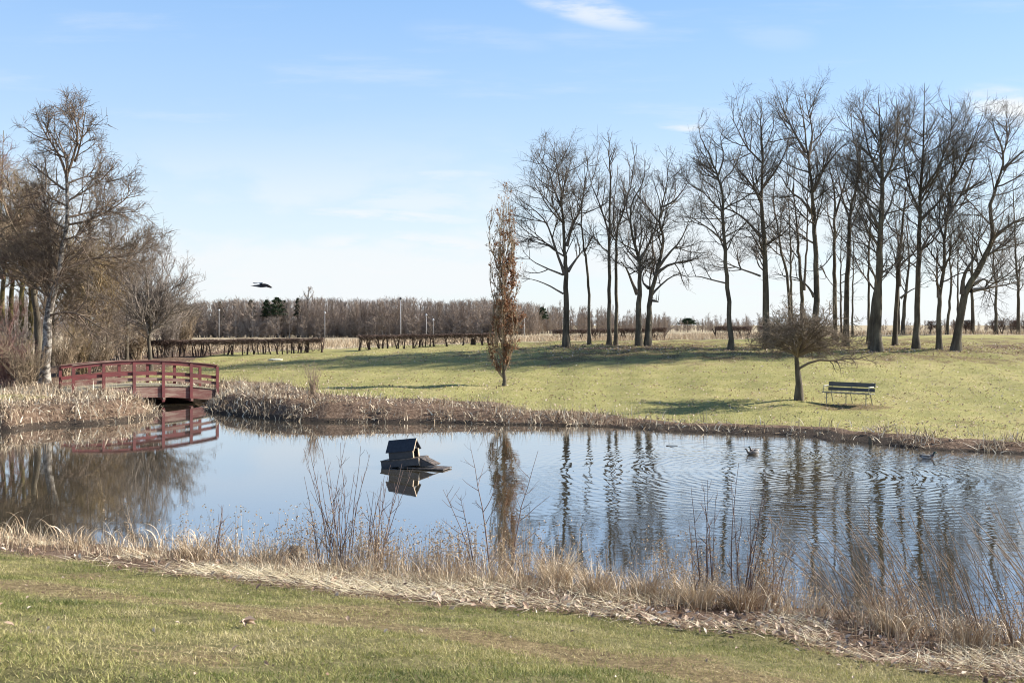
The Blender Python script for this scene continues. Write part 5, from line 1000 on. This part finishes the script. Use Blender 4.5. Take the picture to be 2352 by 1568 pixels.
# ------------------------------------------------------------------ shrubs and saplings on the near bank
SAP = dict(a2=(25, 50), n2=2.4, f2=.5, n3=.6, f3=.5, n4=0, shape='cone', r3=.0018, r4=.0014, wig=.07, flare=False)
GS = 'leafless saplings on the near bank'
def onbank(u, v): x, y = wd(u, v, .12); return x, y
for i, (u, v, h, wdt, nst, mt, lean, lab) in enumerate((
    (782, 1302, 1.7, 1.0, 17, 'stem', (-.06, 0), 'many stemmed leafless willow bush in front of the duck house'),
    (860, 1308, 1.4, .8, 11, 'stem', (.10, 0), 'leafless bush right of the willow bush, its stems crossing the duck house'),
    (1165, 1318, 2.0, .2, 1, 'stem', (.20, 0), 'tall leafless sapling leaning right in front of the slim tree reflection'),
    (1130, 1322, 2.05, .2, 1, 'stem', (-.11, 0), 'tall leafless sapling standing nearly upright left of the right leaning one'),
    (1090, 1322, 1.5, .3, 2, 'stem', (-.28, 0), 'leafless sapling leaning left below the tilted duck house ramp'),
    (500, 1272, .75, .25, 3, 'stem', (.05, 0), 'small leafless sapling on the bank left of the dark stone'),
    (1622, 1378, 1.45, .5, 7, 'stem', (-.1, 0), 'leafless sapling group of upright stems left of centre right'),
    (1700, 1388, 1.65, .7, 8, 'stem', (.10, 0), 'larger leafless sapling group with dark branching stems'),
    (1765, 1398, 1.1, .5, 7, 'stem_pale', (.18, 0), 'pale stemmed sapling group leaning right beside the darker one'))):
    x, y = onbank(u, v); shrub('sapling', lab, 'sapling', GS, x, y, h, wdt, nst, dict(SAP, full=1, **(dict(n1=6.5, l1=(.25, .75), a1=(40, 62), n2=1.6, up1=.02) if nst < 3 else dict(n1=3.6, l1=(.12, .45), a1=(22, 45), up1=.05))), M[mt], 700 + i, lean, r0=.007 if nst > 5 else .0115)
TS = dict(l1=(.08, .3), n1=2.6, a1=(14, 30), up1=.02, n2=1.2, f2=.5, n3=0, n4=0, shape='cone', r3=.0016, r4=.0012, wig=.05, flare=False)
for i, (u, v, h, nst, lx, lab) in enumerate(((1960, 1432, 1.15, 15, -.55, 'left leaning clump of tall thin stems, first from the left'), (2030, 1440, 1.35, 15, -.50, 'left leaning clump of tall thin stems, second from the left'), (2110, 1452, 1.55, 15, -.42, 'left leaning clump of tall thin stems, third from the left'),
    (2180, 1462, 1.6, 15, -.38, 'left leaning clump of tall thin stems, third from the right'), (2260, 1478, 1.55, 15, -.40, 'left leaning clump of tall thin stems, second from the right'), (2340, 1490, 1.5, 15, -.36, 'left leaning clump of tall thin stems at the right frame edge'), (2450, 1500, 1.6, 20, -.42, 'left leaning clump of tall stems partly outside the right frame edge'))):
    x, y = onbank(u, v); shrub('tall_stem_clump', lab, 'shrub', 'leaning tall stems on the near bank at the right', x, y, h * .92, .75, nst, TS, M['stem_pale'], 720 + i, (lx * 1.3, .0), r0=.0036, fan=1.1)
# big bent tussocks
def tussock(label, u, v, h, r, n_, seed, mat_='reed', lean0=.1, cmax=2.6, tone=.6):
    rr = np.random.default_rng(seed); x, y = wd(u, v, .15); org = np.array((x, y, gz(x, y))); a = rr.uniform(0, 6.28, n_); q = r * np.sqrt(rr.random(n_)); xy = np.column_stack([x + q * np.cos(a), y + q * np.sin(a)])
    V, Q, va = blade_obj('t', rr, xy, rr.uniform(.5, 1.1, n_) * h, rr.uniform(lean0, lean0 + .45, n_), rr.uniform(.5, cmax, n_), rr.uniform(.004, .009, n_), None, np.clip(rr.normal(tone, .22, n_), 0, 1), az=a + rr.normal(0, .4, n_), m=8, org=org, dz=-.01)
    root = empty('grass_tussock', org, label, 'grass tussock', 'dry grass tussocks at the near water edge'); mk('blades', V, Q, M[mat_], root, var=va)
for i, a in enumerate((('tallest pale tussock at the near water edge, right of the leaning saplings', 1275, 1352, .62, .14, 420, .7), ('tussock of broad bent sedge left of centre, in front of the blue water', 640 - 20, 1300, .5, .13, 220, .6), ('broad bent sedge tussock at the left under the dark tree reflection', 175, 1262, .42, .12, 120, .65),
    ('sedge tussock with arching blades left of the small sapling', 440, 1285, .46, .13, 200, .6), ('arching brown tussock between the tallest tussock and the sapling groups', 1480, 1380, .42, .13, 240, .45), ('arching pale tussock immediately right of the tallest one', 1370, 1378, .48, .13, 260, .62),
    ('pale tussock at the foot of the upright sapling stems', 1600, 1395, .5, .15, 320, .72), ('brown tussock under the dark sapling group', 1700, 1400, .45, .15, 280, .45), ('curled reed tuft at the far left water edge', 15, 1240, .5, .06, 30, .6), ('bent sedge tuft between the left frame edge and the dark reflection', 90, 1252, .38, .1, 70, .7), ('low tussock among the leaning stems', 2050, 1450, .4, .16, 260, .6), ('low tussock at the right among the leaning stems', 2230, 1480, .42, .16, 260, .5))):
    tussock(a[0], a[1], a[2], a[3], a[4], a[5], 800 + i, tone=a[6])
# reed clump on the far bank and dry shrub
x, y = X(718, 38.5), 38.5
shrub('reed_shrub', 'upright dry reddish brown shrub on the far bank right of the bridge', 'shrub', None, X(718, 38.3), 38.3, 1.35, .9, 34, dict(l1=(.15, .5), n1=3.5, a1=(10, 25), up1=.1, n2=2, f2=.5, n3=0, n4=0, shape='flat', r3=.004, r4=.003, wig=.06, flare=False), M['stem_pale'], 850, r0=.008, fan=1.1)
for i, (u, v, h, lab) in enumerate(((1115, 938, .8, 'thin dry weed stalks on the far bank below the slim leafy tree'), (620, 925, .5, 'short dry weed stalks on the far bank right of the bridge end'))):
    x, y = wd(u, v, .45); shrub('dry_weed', lab, 'weed', None, x, y, h, .6, 5, dict(l1=(.1, .3), n1=3, a1=(20, 45), n2=1, n3=0, n4=0, shape='flat', r3=.003, r4=.0025, flare=False), M['stem_pale'], 860 + i, r0=.006)
